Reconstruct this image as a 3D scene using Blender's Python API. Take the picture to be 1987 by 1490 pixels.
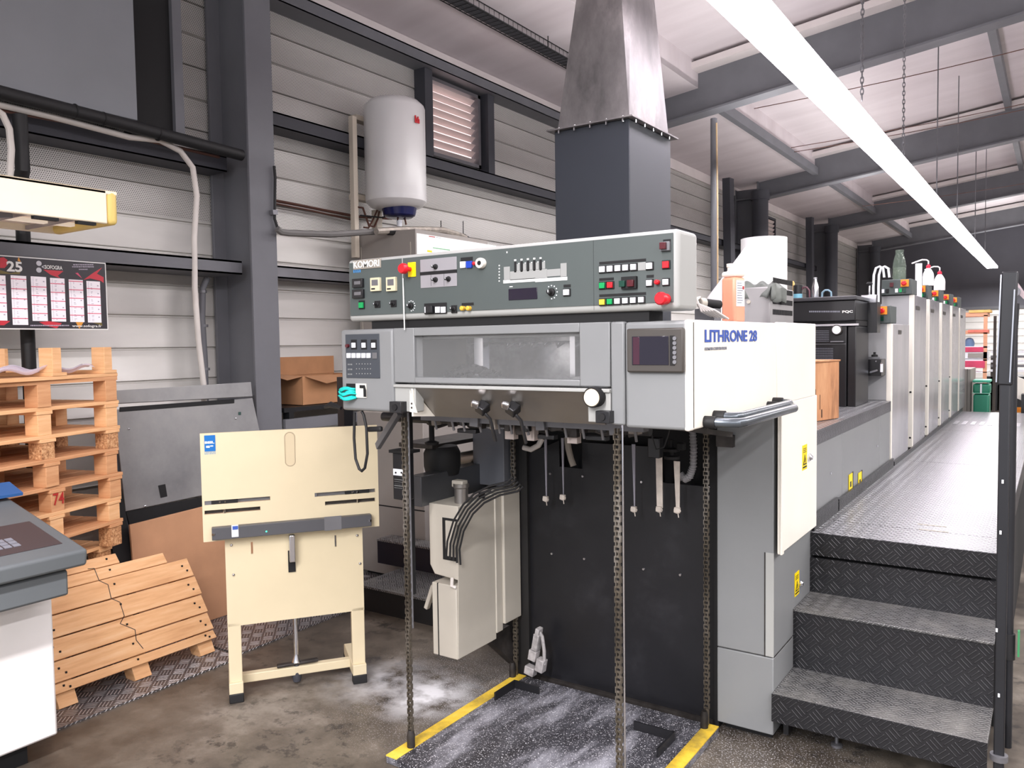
import bpy, bmesh, math, random
from mathutils import Vector, Matrix
random.seed(7)
PI = math.pi
S = bpy.context.scene
for o in list(bpy.data.objects): bpy.data.objects.remove(o)
COL = S.collection

# ------------------------------------------------------------------ camera
CX, CY = 993.5, 745.0
VX, VY = (-1309.0, 699.0), (2050.0, 650.0)          # vanishing points of -X and +Y
FPX = math.sqrt(-((VX[0]-CX)*(VY[0]-CX)+(VX[1]-CY)*(VY[1]-CY)))
yd = Vector((VY[0]-CX, VY[1]-CY, FPX)).normalized()
xd = -Vector((VX[0]-CX, VX[1]-CY, FPX)).normalized()
zd = xd.cross(yd)
if zd.y > 0: zd = -zd
RW = Matrix((xd, yd, zd))                            # camera (right, down, forward) -> world
EYE = Vector((0, 0, 1.6))
cam = bpy.data.cameras.new('camera'); cob = bpy.data.objects.new('camera', cam); COL.objects.link(cob)
r_, u_, b_ = RW @ Vector((1, 0, 0)), -(RW @ Vector((0, 1, 0))), -(RW @ Vector((0, 0, 1)))
M4 = Matrix((r_, u_, b_)).transposed().to_4x4(); M4.translation = EYE
cob.matrix_world = M4
cam.sensor_fit = 'HORIZONTAL'; cam.sensor_width = 36; cam.lens = FPX/1987*36; cam.clip_end = 200
S.camera = cob

def at(x, y, X=None, Y=None, Z=None):
    """point of the place seen at (x, y) of the photograph, on the plane X=, Y= or Z="""
    d = RW @ Vector((x-CX, y-CY, FPX))
    if X is not None: t = (X-EYE.x)/d.x
    elif Y is not None: t = (Y-EYE.y)/d.y
    else: t = (Z-EYE.z)/d.z
    return EYE + d*t
def F(x0, y0, x1, y1, Y):
    a, b = at(x0, y0, Y=Y), at(x1, y1, Y=Y); return (a.x, b.x, b.z, a.z)
def SD(x0, y0, x1, y1, X):
    a, b = at(x0, y0, X=X), at(x1, y1, X=X); return (a.y, b.y, b.z, a.z)

# ------------------------------------------------------------------ world, light, exposure
S.view_settings.view_transform = 'Standard'; S.view_settings.look = 'None'
S.view_settings.gamma = 1; S.view_settings.use_curve_mapping = False
S.view_settings.exposure = 0.88
W = bpy.data.worlds.new('world'); S.world = W; W.use_nodes = True
W.node_tree.nodes['Background'].inputs[0].default_value = (0.86, 0.9, 1.0, 1)
W.node_tree.nodes['Background'].inputs[1].default_value = 0.55
def area(name, loc, sx, sy, power, col=(1, 0.97, 0.98), rot=(0, 0, 0), spread=PI):
    l = bpy.data.lights.new(name, 'AREA'); l.shape = 'RECTANGLE'; l.size = sx; l.size_y = sy
    l.energy = power; l.color = col; l.spread = spread
    o = bpy.data.objects.new(name, l); COL.objects.link(o); o.location = loc; o.rotation_euler = rot; return o
# rows of strip lights round the camera, others added to brighten the hall beyond
for x_, y_, z_, sy_, p_ in ((1.6, 1.0, 3.3, 14, 260), (4.6, 4.0, 3.5, 22, 230), (-1.1, -2.2, 3.0, 5.0, 240), (-2.6, 10.5, 3.45, 12.0, 110), (2.0, 18.0, 3.6, 14, 200), (-1.1, 23.0, 3.0, 5, 120)):
    area('strip_and_fill_row', (x_, y_, z_), 0.2, sy_, p_)
    area('ceiling_fill', (x_, y_, z_+.06), 0.2, sy_, p_*.4, rot=(PI, 0, 0))  # upward light added to brighten the ceiling

# ------------------------------------------------------------------ materials
def lin(c):
    return tuple((v/255/12.92 if v/255 <= 0.04045 else ((v/255+0.055)/1.055)**2.4) for v in c)+(1,)
class NT:
    def __init__(s, name):
        s.m = bpy.data.materials.new(name); s.m.use_nodes = True
        s.t = s.m.node_tree; s.b = s.t.nodes['Principled BSDF']
    def n(s, k, **kw):
        o = s.t.nodes.new(k)
        for a, v in kw.items(): setattr(o, a, v)
        return o
    def l(s, a, b): s.t.links.new(a, b)
    def val(s, sock, v):
        if hasattr(v, 'links') or isinstance(v, bpy.types.NodeSocket): s.l(v, sock)
        else: sock.default_value = v
    def ma(s, op, a, b=0.0, c=None):
        o = s.n('ShaderNodeMath', operation=op); s.val(o.inputs[0], a); s.val(o.inputs[1], b)
        if c is not None: s.val(o.inputs[2], c)
        return o.outputs[0]
    def noise(s, vec, scale, detail=4, rough=0.55):
        o = s.n('ShaderNodeTexNoise'); o.inputs['Scale'].default_value = scale
        o.inputs['Detail'].default_value = detail; o.inputs['Roughness'].default_value = rough
        if vec is not None: s.l(vec, o.inputs['Vector'])
        return o.outputs['Fac']
    def coord(s, kind='Object', scale=None, obj=None):
        o = s.n('ShaderNodeTexCoord'); v = o.outputs[kind]
        if scale:
            m = s.n('ShaderNodeMapping'); s.l(v, m.inputs[0]); m.inputs['Scale'].default_value = scale; v = m.outputs[0]
        return v
    def ramp(s, fac, stops):
        o = s.n('ShaderNodeValToRGB'); s.l(fac, o.inputs[0]); e = o.color_ramp.elements
        while len(e) < len(stops): e.new(0.5)
        for i, (p, c) in enumerate(stops): e[i].position = p; e[i].color = c if len(c) == 4 else tuple(c)+(1,)
        return o.outputs[0]
    def mix(s, fac, a, b):
        o = s.n('ShaderNodeMix', data_type='RGBA'); s.val(o.inputs[0], fac); s.val(o.inputs[6], a); s.val(o.inputs[7], b); return o.outputs[2]
    def bump(s, h, strength=0.3, dist=0.01):
        o = s.n('ShaderNodeBump'); o.inputs['Strength'].default_value = strength; o.inputs['Distance'].default_value = dist
        s.l(h, o.inputs['Height']); s.l(o.outputs[0], s.b.inputs['Normal'])
MATS = {}
def mat(name, c, rough=0.5, metal=0.0, var=0.06, vs=3.0, emit=0, alpha=None, trans=0, bump=0):
    if name in MATS: return MATS[name]
    k = NT(name); c = lin(c)
    if var:
        f = k.noise(k.coord(), vs)
        lo = tuple(v*(1-var*1.6) for v in c[:3])+(1,); hi = tuple(min(1, v*(1+var*1.2)) for v in c[:3])+(1,)
        k.l(k.ramp(f, [(0.3, lo), (0.7, hi)]), k.b.inputs['Base Color'])
        if bump: k.bump(k.noise(k.coord(), vs*12), bump, 0.004)
    else: k.b.inputs['Base Color'].default_value = c
    k.b.inputs['Roughness'].default_value = rough; k.b.inputs['Metallic'].default_value = metal
    if emit: k.b.inputs['Emission Color'].default_value = c; k.b.inputs['Emission Strength'].default_value = emit
    if trans: k.b.inputs['Transmission Weight'].default_value = trans; k.b.inputs['IOR'].default_value = 1.3
    if alpha is not None: k.b.inputs['Alpha'].default_value = alpha
    MATS[name] = k.m; return k.m
PRESS = mat('press_grey_paint', (128, 130, 131), 0.42, var=0.03)
PRESSL = mat('press_light_trim', (164, 165, 162), 0.4, var=0.02)
WHITE = mat('press_white_paint', (238, 233, 222), 0.4, var=0.02)
CONS = mat('console_dark_grey', (76, 84, 83), 0.5, var=0.04)
KEYP = mat('keypad_blue_grey', (62, 67, 74), 0.5, var=0.02)
BLACK = mat('black_paint', (26, 26, 29), 0.35, var=0.1)
BLACKM = mat('black_matte', (16, 16, 18), 0.75, var=0)
RUB = mat('black_rubber', (24, 24, 26), 0.6, var=0)
STEELG = mat('structural_grey_paint', (106, 107, 112), 0.6, var=0.06)
STEELD = mat('structural_dark_paint', (60, 61, 68), 0.6, var=0.05)
WTRIM = mat('pale_ceiling_trim', (216, 208, 206), 0.6, var=0.04)
CHROME = mat('chrome', (215, 215, 220), 0.18, 1.0, var=0)
STAIN = mat('stainless_sheet', (150, 146, 142), 0.35, 0.85, var=0.1)
GALV = mat('dusty_grey_metal', (120, 120, 124), 0.45, 0.5, var=0.12)
DIRTM = mat('greasy_dark_metal', (64, 60, 58), 0.5, 0.5, var=0.35, vs=14)
CREAM = mat('cream_paint', (214, 200, 168), 0.45, var=0.03)
BEIGE = mat('beige_cabinet_paint', (186, 180, 168), 0.5, var=0.05)
GREYBG = mat('warm_grey_cabinet', (150, 144, 138), 0.55, var=0.04)
CARD = mat('cardboard', (178, 130, 92), 0.85, var=0.08, vs=6)
BOARD = mat('brown_fibreboard', (196, 148, 112), 0.8, var=0.07, vs=4)
COPPER = mat('brown_copper_pipe', (98, 66, 56), 0.45, 0.5, var=0.1)
PIPEW = mat('off_white_sleeve', (206, 200, 194), 0.5, var=0.06)
BTNW = mat('white_cap', (236, 238, 244), 0.35, var=0)
BTNG = mat('green_cap', (0, 150, 80), 0.35, var=0)
BTNR = mat('red_cap', (215, 20, 35), 0.35, var=0)
BTNDR = mat('dark_red_cap', (78, 16, 26), 0.3, var=0)
BTNDG = mat('dark_green_cap', (10, 60, 46), 0.3, var=0)
BTNB = mat('blue_cap', (20, 60, 170), 0.35, var=0)
BTNY = mat('yellow_cap', (236, 208, 60), 0.35, var=0)
YEL = mat('yellow_plate', (244, 214, 0), 0.45, var=0)
ORG = mat('orange_plate', (250, 150, 30), 0.45, var=0)
BLUEL = mat('blue_lettering', (52, 84, 170), 0.5, var=0)
GREYL = mat('grey_lettering', (128, 130, 140), 0.5, var=0)
WHITEL = mat('white_lettering', (235, 235, 232), 0.5, var=0)
BLACKL = mat('black_lettering', (24, 24, 26), 0.5, var=0)
REDL = mat('red_marker', (170, 40, 36), 0.6, var=0)
TEAL = mat('teal_rubber', (20, 200, 190), 0.5, var=0.08, vs=20)
SCRN = mat('dark_screen', (30, 26, 38), 0.12, var=0)
BEZEL = mat('brown_grey_bezel', (66, 62, 58), 0.5, var=0)
GLASS = mat('clear_plastic', (238, 240, 240), 0.08, var=0, alpha=0.07)
TUBE = mat('lit_tube', (255, 246, 255), 0.5, var=0, emit=11)

def wood(name, c0, c1, c2):
    k = NT(name); v = k.coord('UV', (2.2, 26, 1)); v2 = k.coord('Object')
    f = k.noise(v, 1.6, 6, 0.6); g = k.noise(v2, 2.6, 3)
    a = k.ramp(f, [(0.25, lin(c0)), (0.5, lin(c1)), (0.75, lin(c2))])
    k.l(k.mix(k.ma('MULTIPLY', g, 0.5), a, lin(c0)), k.b.inputs['Base Color'])
    k.b.inputs['Roughness'].default_value = 0.75; k.bump(f, 0.25, 0.003); return k.m
PINE = wood('pine_plank', (206, 152, 104), (234, 184, 134), (246, 208, 162))
PINE2 = wood('aged_pine_plank', (178, 122, 82), (212, 158, 112), (230, 182, 138))
def chip():
    k = NT('pressed_chip_block'); f = k.noise(k.coord(), 90, 3, 0.7)
    k.l(k.ramp(f, [(0.3, lin((120, 76, 48))), (0.5, lin((188, 136, 92))), (0.7, lin((224, 182, 136)))]), k.b.inputs['Base Color'])
    k.b.inputs['Roughness'].default_value = 0.85; return k.m
CHIP = chip()

def tread(name, c, rough, metal, cell, bars, strength, wear=0.0, wearc=(150, 150, 155), barc=None, thin=.28):
    """raised bar pattern of chequer plate"""
    k = NT(name); uv = k.coord('UV'); sp = k.n('ShaderNodeSeparateXYZ'); k.l(uv, sp.inputs[0])
    s = 0.70711/cell
    p = k.ma('MULTIPLY', k.ma('ADD', sp.outputs[0], sp.outputs[1]), s); q = k.ma('MULTIPLY', k.ma('SUBTRACT', sp.outputs[0], sp.outputs[1]), s)
    ip, iq = k.ma('FLOOR', p), k.ma('FLOOR', q)
    fp, fq = k.ma('SUBTRACT', k.ma('SUBTRACT', p, ip), 0.5), k.ma('SUBTRACT', k.ma('SUBTRACT', q, iq), 0.5)
    par = k.ma('ABSOLUTE', k.ma('MODULO', k.ma('ADD', ip, iq), 2.0))
    inv = k.ma('SUBTRACT', 1.0, par)
    along = k.ma('ADD', k.ma('MULTIPLY', fp, inv), k.ma('MULTIPLY', fq, par))
    across = k.ma('ADD', k.ma('MULTIPLY', fq, inv), k.ma('MULTIPLY', fp, par))
    st = k.ma('PINGPONG', k.ma('MULTIPLY', k.ma('ADD', across, 0.5), bars), 0.5)
    ridge = k.ma('SMOOTH_MIN', k.ma('MULTIPLY', st, 2.0), 1.0, 0.2)
    ridge = k.n('ShaderNodeMapRange'); k.l(st, ridge.inputs[0]); ridge.inputs[1].default_value = thin; ridge.inputs[2].default_value = thin+.14
    m1 = k.n('ShaderNodeMapRange'); k.l(k.ma('ABSOLUTE', along), m1.inputs[0]); m1.inputs[1].default_value = 0.46; m1.inputs[2].default_value = 0.36
    h = k.ma('MULTIPLY', ridge.outputs[0], m1.outputs[0])
    base = lin(c); top = lin(barc) if barc else base
    colr = k.mix(h, base, top)  # paler bar tops paint highlights onto the raised bars
    w = k.ramp(k.noise(k.coord('Object'), 3.2, 6, 0.65), [(0.42, (0, 0, 0)), (0.68, (1, 1, 1))])
    if wear: colr = k.mix(k.ma('MULTIPLY', w, wear), colr, lin(wearc))
    k.l(colr, k.b.inputs['Base Color'])
    k.b.inputs['Roughness'].default_value = rough; k.b.inputs['Metallic'].default_value = metal
    k.bump(h, strength, 0.004); return k.m
TR_STAIR = tread('black_chequer_plate', (36, 36, 39), 0.34, 0.3, 0.047, 3, 1.0, barc=(92, 92, 95), thin=.34)
TR_WORN = tread('worn_chequer_tread', (84, 84, 85), 0.32, 0.45, 0.04, 3, 1.0, 0.8, (158, 156, 152), barc=(172, 172, 172), thin=.3)
TR_DECK = tread('walkway_chequer_plate', (84, 84, 88), 0.3, 0.6, 0.036, 2, 1.0, 0.4, (150, 150, 155), barc=(226, 226, 230), thin=.26)
TR_ALU = tread('aluminium_five_bar_plate', (104, 100, 102), 0.36, 0.6, 0.062, 4, 0.9, 0.25, (140, 138, 138), barc=(214, 212, 214), thin=.28)

def wallmat(name, z_perf, base):
    k = NT(name); v = k.coord('Object'); g = k.n('ShaderNodeNewGeometry'); sp = k.n('ShaderNodeSeparateXYZ'); k.l(g.outputs['Position'], sp.inputs[0])
    f = k.noise(k.coord('Object', (1, 0.35, 1.4)), 2.2, 5)
    c = k.ramp(f, [(0.3, lin(tuple(int(b*0.9) for b in base))), (0.7, lin(base))])
    # round perforations of the acoustic trays, staggered rows
    pit = 0.0125
    a = k.ma('DIVIDE', sp.outputs[1], pit); b = k.ma('DIVIDE', sp.outputs[2], pit*0.866)
    row = k.ma('MODULO', k.ma('FLOOR', b), 2.0); a2 = k.ma('ADD', a, k.ma('MULTIPLY', row, 0.5))
    da = k.ma('SUBTRACT', k.ma('FRACT', a2), 0.5); db = k.ma('SUBTRACT', k.ma('FRACT', b), 0.5)
    d = k.ma('SQRT', k.ma('ADD', k.ma('MULTIPLY', da, da), k.ma('MULTIPLY', db, db)))
    hole = k.ma('LESS_THAN', d, 0.27)
    zone = k.ma('GREATER_THAN', sp.outputs[2], z_perf)
    k.l(k.mix(k.ma('MULTIPLY', hole, zone), c, lin((70, 68, 66))), k.b.inputs['Base Color'])
    k.b.inputs['Roughness'].default_value = 0.42; k.b.inputs['Metallic'].default_value = 0.15
    k.bump(f, 0.2, 0.02); return k.m
WALLM = wallmat('cladding_tray_metal', 2.42, (222, 219, 214))
def ceilm():
    k = NT('white_ceiling_sheet'); v = k.coord('Object')
    f = k.noise(k.coord('Object', (0.4, 2, 1)), 1.4, 5)
    k.l(k.ramp(f, [(0.3, lin((196, 187, 189))), (0.7, lin((212, 204, 206)))]), k.b.inputs['Base Color'])
    k.b.inputs['Roughness'].default_value = 0.6; return k.m
CEILM = ceilm()
def floorm():
    k = NT('stained_concrete'); v = k.coord('Object'); g = k.n('ShaderNodeNewGeometry'); P = g.outputs['Position']
    a = k.noise(P, 1.5, 10, 0.68); b = k.noise(P, 5.5, 8, 0.68); c = k.noise(P, 170, 2, 0.5)
    col = k.ramp(a, [(0.34, lin((56, 51, 46))), (0.45, lin((82, 75, 67))), (0.55, lin((106, 98, 88))), (0.66, lin((140, 132, 122)))])
    st = k.ma('MULTIPLY', k.ramp(k.noise(P, 11, 8, 0.7), [(0.40, (1, 1, 1)), (0.47, (0, 0, 0))]), k.ramp(k.noise(P, 1.7, 3), [(0.42, (0, 0, 0)), (0.56, (1, 1, 1))]))
    col = k.mix(k.ma('MULTIPLY', st, 0.75), col, lin((48, 45, 43)))
    # anti-set-off powder spilt round the pile hoist, with a reflected light patch painted in
    def blob(cx, cy, r0, r1):
        d = k.n('ShaderNodeVectorMath', operation='DISTANCE'); k.l(P, d.inputs[0]); d.inputs[1].default_value = (cx, cy, 0)
        m = k.n('ShaderNodeMapRange'); k.l(d.outputs['Value'], m.inputs[0]); m.inputs[1].default_value = r1; m.inputs[2].default_value = r0; return m.outputs[0]
    sm = k.noise(P, 7, 4)
    powder_glare = k.ma('MULTIPLY', k.ma('MAXIMUM', blob(-2.36, 2.74, 0.06, 0.3), k.ma('MAXIMUM', blob(-1.55, 3.12, 0.05, 0.42), k.ma('MULTIPLY', blob(-2.62, 2.75, 0.0, 0.34), 0.7))), k.ramp(sm, [(0.35, (0, 0, 0)), (0.6, (1, 1, 1))]))
    grains = k.ma('GREATER_THAN', c, 0.62)
    gz = k.ma('MULTIPLY', grains, k.ma('MAXIMUM', blob(-2.2, 2.9, 0.1, 0.75), blob(-0.95, 3.0, 0.1, 0.6)))
    col = k.mix(k.ma('MAXIMUM', k.ma('MULTIPLY', powder_glare, 1.0), k.ma('MULTIPLY', gz, 0.8)), col, lin((222, 222, 226)))
    k.l(col, k.b.inputs['Base Color'])
    rr = k.ramp(a, [(0.3, (0.28, 0.28, 0.28)), (0.7, (0.55, 0.55, 0.55))]); k.l(rr, k.b.inputs['Roughness'])
    k.bump(b, 0.12, 0.01); return k.m
FLOORM = floorm()
def streaky(name, c0, c1, c2, scale, rough, metal, sc=(1, 1, 1), powder=None):
    k = NT(name); f = k.noise(k.coord('Object', sc), scale, 8, 0.65)
    c = k.ramp(f, [(0.3, lin(c0)), (0.5, lin(c1)), (0.7, lin(c2))])
    if powder:
        p = k.ma('GREATER_THAN', k.noise(k.coord('Object'), 190, 2), 0.63)
        c = k.mix(k.ma('MULTIPLY', p, powder), c, lin((226, 226, 232)))
    k.l(c, k.b.inputs['Base Color']); k.b.inputs['Roughness'].default_value = rough; k.b.inputs['Metallic'].default_value = metal
    k.bump(f, 0.2, 0.006); return k.m
HOODM = streaky('weathered_zinc_hood', (70, 68, 68), (112, 108, 108), (170, 164, 162), 2.6, 0.5, 0.45, (1, 1, 0.5))
FARD = mat('far_gable_sheet', (92, 92, 100), .6, var=.03)
PLATEM = streaky('dusty_hoist_plate', (24, 22, 26), (74, 74, 80), (178, 178, 188), 4.6, 0.36, 0.2, (1.5, 0.5, 1), 1.0)
INNERM = streaky('highlit_inner_plate', (62, 60, 60), (160, 158, 160), (236, 236, 238), 4.5, 0.25, 0.7)  # pale tones put a bright highlight into the plate colour
BPANEL = streaky('smudged_black_panel', (16, 16, 20), (24, 24, 28), (48, 48, 52), 2.0, 0.4, 0.1)
CHAINM = streaky('highlit_chain_steel', (50, 44, 38), (112, 104, 92), (196, 192, 186), 9, 0.5, 0.7, (1, 1, 0.25))  # palest streaks are highlights painted on the links
SHEETM = streaky('scuffed_grey_sheet', (128, 128, 130), (152, 152, 152), (168, 166, 164), 1.6, 0.38, 0.2)
SIDEM = streaky('brushed_side_cover', (150, 150, 156), (176, 174, 178), (200, 196, 198), 1.1, 0.22, 0.3, (1, 1, 0.4))

# ------------------------------------------------------------------ mesh builders
WM = {}
class MB:
    def __init__(s): s.b = bmesh.new()
    def _box(s, M):
        v = [s.b.verts.new(M @ Vector(c)) for c in ((-.5,-.5,-.5),(.5,-.5,-.5),(.5,.5,-.5),(-.5,.5,-.5),(-.5,-.5,.5),(.5,-.5,.5),(.5,.5,.5),(-.5,.5,.5))]
        for f in ((0,3,2,1),(4,5,6,7),(0,1,5,4),(1,2,6,5),(2,3,7,6),(3,0,4,7)): s.b.faces.new([v[i] for i in f])
        return s
    def box(s, x0, x1, y0, y1, z0, z1):
        return s._box(Matrix.Translation(((x0+x1)/2,(y0+y1)/2,(z0+z1)/2)) @ Matrix.Diagonal((abs(x1-x0),abs(y1-y0),abs(z1-z0),1)))
    def obox(s, c, size, rot=(0, 0, 0)):
        from mathutils import Euler
        return s._box(Matrix.Translation(c) @ Euler(rot).to_matrix().to_4x4() @ Matrix.Diagonal((*size, 1)))
    def bar(s, a, b, w, h, up=(0, 0, 1)):
        a, b = Vector(a), Vector(b); d = (b-a); L = d.length; d.normalize(); up = Vector(up)
        if abs(d.dot(up)) > 0.99: up = Vector((0, 1, 0))
        sx = d.cross(up).normalized(); sz = sx.cross(d)
        R = Matrix((sx, d, sz)).transposed().to_4x4(); R.translation = (a+b)/2
        return s._box(R @ Matrix.Diagonal((w, L, h, 1)))
    def hexa(s, p):
        """8 corners, bottom four then top four in the same turn"""
        v = [s.b.verts.new(Vector(q)) for q in p]
        for f in ((0,3,2,1),(4,5,6,7),(0,1,5,4),(1,2,6,5),(2,3,7,6),(3,0,4,7)): s.b.faces.new([v[i] for i in f])
        return s
    def prism(s, pts, vec):
        vec = Vector(vec); a = [s.b.verts.new(Vector(p)) for p in pts]; b = [s.b.verts.new(Vector(p)+vec) for p in pts]
        n = len(pts); s.b.faces.new(a[::-1]); s.b.faces.new(b)
        for i in range(n): s.b.faces.new((a[i], a[(i+1) % n], b[(i+1) % n], b[i]))
        return s
    def tube(s, path, r, seg=10, cap=True):
        path = [Vector(p) for p in path]; rr = r if isinstance(r, (list, tuple)) else [r]*len(path); rings = []; prev = None
        for i, p in enumerate(path):
            d = (path[min(i+1, len(path)-1)]-path[max(i-1, 0)]).normalized()
            ref = prev if prev is not None else (Vector((0, 0, 1)) if abs(d.z) < 0.9 else Vector((1, 0, 0)))
            x = (ref - d*ref.dot(d)).normalized(); prev = x; y = d.cross(x)
            rings.append([s.b.verts.new(p+(x*math.cos(2*PI*k/seg)+y*math.sin(2*PI*k/seg))*rr[i]) for k in range(seg)])
        for a, b in zip(rings, rings[1:]):
            for k in range(seg): s.b.faces.new((a[k], a[(k+1) % seg], b[(k+1) % seg], b[k]))
        if cap: s.b.faces.new(rings[0][::-1]); s.b.faces.new(rings[-1])
        return s
    def cyl(s, a, b, r, seg=20): return s.tube([a, b], r, seg)
    def lathe(s, c, prof, axis='Z', seg=28):
        c = Vector(c); rings = []
        for r, h in prof:
            ring = []
            for k in range(seg):
                u, v = math.cos(2*PI*k/seg)*r, math.sin(2*PI*k/seg)*r
                ring.append(s.b.verts.new(c+(Vector((u, v, h)) if axis == 'Z' else Vector((u, -h, v)) if axis == 'Y' else Vector((h, u, v)))))
            rings.append(ring)
        for a, b in zip(rings, rings[1:]):
            for k in range(seg): s.b.faces.new((a[k], a[(k+1) % seg], b[(k+1) % seg], b[k]))
        s.b.faces.new(rings[0][::-1]); s.b.faces.new(rings[-1]); return s
    def grid(s, fn, nu, nv, th=None):
        g = [[s.b.verts.new(Vector(fn(i/nu, j/nv))) for j in range(nv+1)] for i in range(nu+1)]
        for i in range(nu):
            for j in range(nv): s.b.faces.new((g[i][j], g[i+1][j], g[i+1][j+1], g[i][j+1]))
        return s
    def build(s, name, m, parent=None, bev=0.0, seg=2, solid=0.0, label=None, kind=None):
        b = s.b; bmesh.ops.recalc_face_normals(b, faces=b.faces)
        uvl = b.loops.layers.uv.new('uv')
        for f in b.faces:
            n = f.normal; ax = max(range(3), key=lambda i: abs(n[i])); f.smooth = True
            for lp in f.loops:
                c = lp.vert.co; lp[uvl].uv = (c.y, c.z) if ax == 0 else (c.x, c.z) if ax == 1 else (c.x, c.y)
        me = bpy.data.meshes.new(name); b.to_mesh(me); b.free(); me.materials.append(m)
        me.set_sharp_from_angle(angle=math.radians(35))
        o = bpy.data.objects.new(name, me); COL.objects.link(o)
        if parent is not None:
            w = WM[parent]; me.transform(w.inverted()); o.parent = parent; WM[o] = w
        else:
            xs = [v.co.x for v in me.vertices]; ys = [v.co.y for v in me.vertices]; zs = [v.co.z for v in me.vertices]
            c = Vector(((min(xs)+max(xs))/2, (min(ys)+max(ys))/2, min(zs)))
            me.transform(Matrix.Translation(-c)); o.location = c; WM[o] = Matrix.Translation(c)
        if bev:
            q = o.modifiers.new('bevel', 'BEVEL'); q.width = bev; q.segments = seg; q.limit_method = 'ANGLE'; q.angle_limit = math.radians(40)
        if solid:
            q = o.modifiers.new('thickness', 'SOLIDIFY'); q.thickness = solid; q.offset = 0
        if label: o['label'] = label
        if kind: o['kind'] = kind
        return o
def tag(o, label, cat, group=None, kind=None):
    o['label'] = label; o['category'] = cat
    if group: o['group'] = group
    if kind: o['kind'] = kind
    return o
def thing(name, loc, label, cat, group=None):
    o = bpy.data.objects.new(name, None); COL.objects.link(o); o.location = loc; o.empty_display_size = 0.1
    WM[o] = Matrix.Translation(loc); return tag(o, label, cat, group)
def struct(o): o['kind'] = 'structure'; return o
def bx(name, x0, x1, y0, y1, z0, z1, m, parent=None, bev=0.0, label=None):
    return MB().box(x0, x1, y0, y1, z0, z1).build(name, m, parent, bev, label=label)
def text(name, s, org, right, up, w, h, m, parent, bold=0.0, depth=0.0012, shear=0):
    """lettering from lower left corner org, w wide and h high"""
    cu = bpy.data.curves.new('t', 'FONT'); cu.body = s; cu.offset = bold; cu.shear = shear; cu.resolution_u = 3
    t = bpy.data.objects.new('t', cu); COL.objects.link(t)
    me = bpy.data.meshes.new_from_object(t.evaluated_get(bpy.context.evaluated_depsgraph_get()))
    bpy.data.objects.remove(t); xs = [v.co.x for v in me.vertices]; ys = [v.co.y for v in me.vertices]
    x0, x1, y0, y1 = min(xs), max(xs), min(ys), max(ys)
    right, up = Vector(right).normalized(), Vector(up).normalized(); n = right.cross(up); org = Vector(org)
    for v in me.vertices:
        v.co = org+right*((v.co.x-x0)/(x1-x0)*w)+up*((v.co.y-y0)/(y1-y0)*h)+n*0.0006
    b = bmesh.new(); b.from_mesh(me); r = bmesh.ops.extrude_face_region(b, geom=list(b.faces))
    for e in r['geom']:
        if isinstance(e, bmesh.types.BMVert): e.co += n*depth
    q = MB(); q.b.free(); q.b = b; bpy.data.meshes.remove(me)
    return q.build(name, m, parent)

# ================================================================== SETTING
WX = -4.62                                            # inner face of the left wall
struct(MB().box(-6, 6.5, -4.5, 26.6, -0.06, 0).build('floor', FLOORM))
# cladding trays: a shallow groove every 0.2 m, with the opening for the louvre
def cladding(y0, y1, z0, z1):
    q = MB(); z = z0; prof = [(0, z0)]
    zz = math.ceil(z0/0.2)*0.2
    while zz < z1-0.02:
        if zz > z0+0.02: prof += [(0, zz-0.012), (-0.016, zz-0.007), (-0.016, zz+0.002), (0.006, zz+0.006), (0.0, zz+0.016)]
        zz += 0.2
    prof.append((0, z1))
    pts = [(WX+a, y0, b) for a, b in prof]+[(WX-0.05, y0, z1), (WX-0.05, y0, z0)]
    q.prism(pts, (0, y1-y0, 0)); return q
LY0, LY1, LZ0, LZ1 = 5.52, 6.26, 3.26, 3.94
wl = MB()
for a in ((-4.5, LY0, 0, 4.3), (LY1, 26.6, 0, 4.3), (LY0, LY1, 0, LZ0), (LY0, LY1, LZ1, 4.3)):
    c = cladding(*a); me = bpy.data.meshes.new('t'); c.b.to_mesh(me); wl.b.from_mesh(me); bpy.data.meshes.remove(me); c.b.free()
struct(wl.build('wall_left', WALLM))
# ceiling: a low eave strip beside the wall, then the main pitched sheets
SL = 0.12
def zc(x): return 4.52+SL*(x+4.2)
struct(MB().prism([(WX, -4.5, 4.2), (-3.3, -4.5, 4.36), (-3.3, -4.5, 4.42), (WX, -4.5, 4.26)], (0, 31.1, 0)).build('ceiling', CEILM))
struct(MB().prism([(-3.3, -4.5, 4.36), (-3.3, -4.5, zc(-3.3)), (6.5, -4.5, zc(6.5)), (6.5, -4.5, zc(6.5)+.05), (-3.36, -4.5, zc(-3.36)+.05), (-3.36, -4.5, 4.36)], (0, 31.1, 0)).build('ceiling', CEILM))
struct(MB().box(WX, WX+0.03, -4.5, 26.6, 4.06, 4.2).build('trim_1', WTRIM))
struct(MB().box(-6, 6.5, 26.6, 26.7, 2.4, 6).build('wall_far', FARD))
struct(cladding(-1, 1, 0, 2.4).build('wall_far', WALLM))
o = bpy.data.objects['wall_far.001']; o.rotation_euler = (0, 0, -PI/2); o.scale = (1, 6, 1); o.location = (0, 26.62, 0)
struct(MB().box(6.4, 6.5, -4.5, 26.6, 0, 5.8).build('wall_right', mat('pale_wall_right', (190, 188, 186), .5, var=.1, vs=.8)))
struct(MB().box(-6, 6.5, 26.52, 26.6, 2.36, 2.44).build('trim_2', STEELG))

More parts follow.
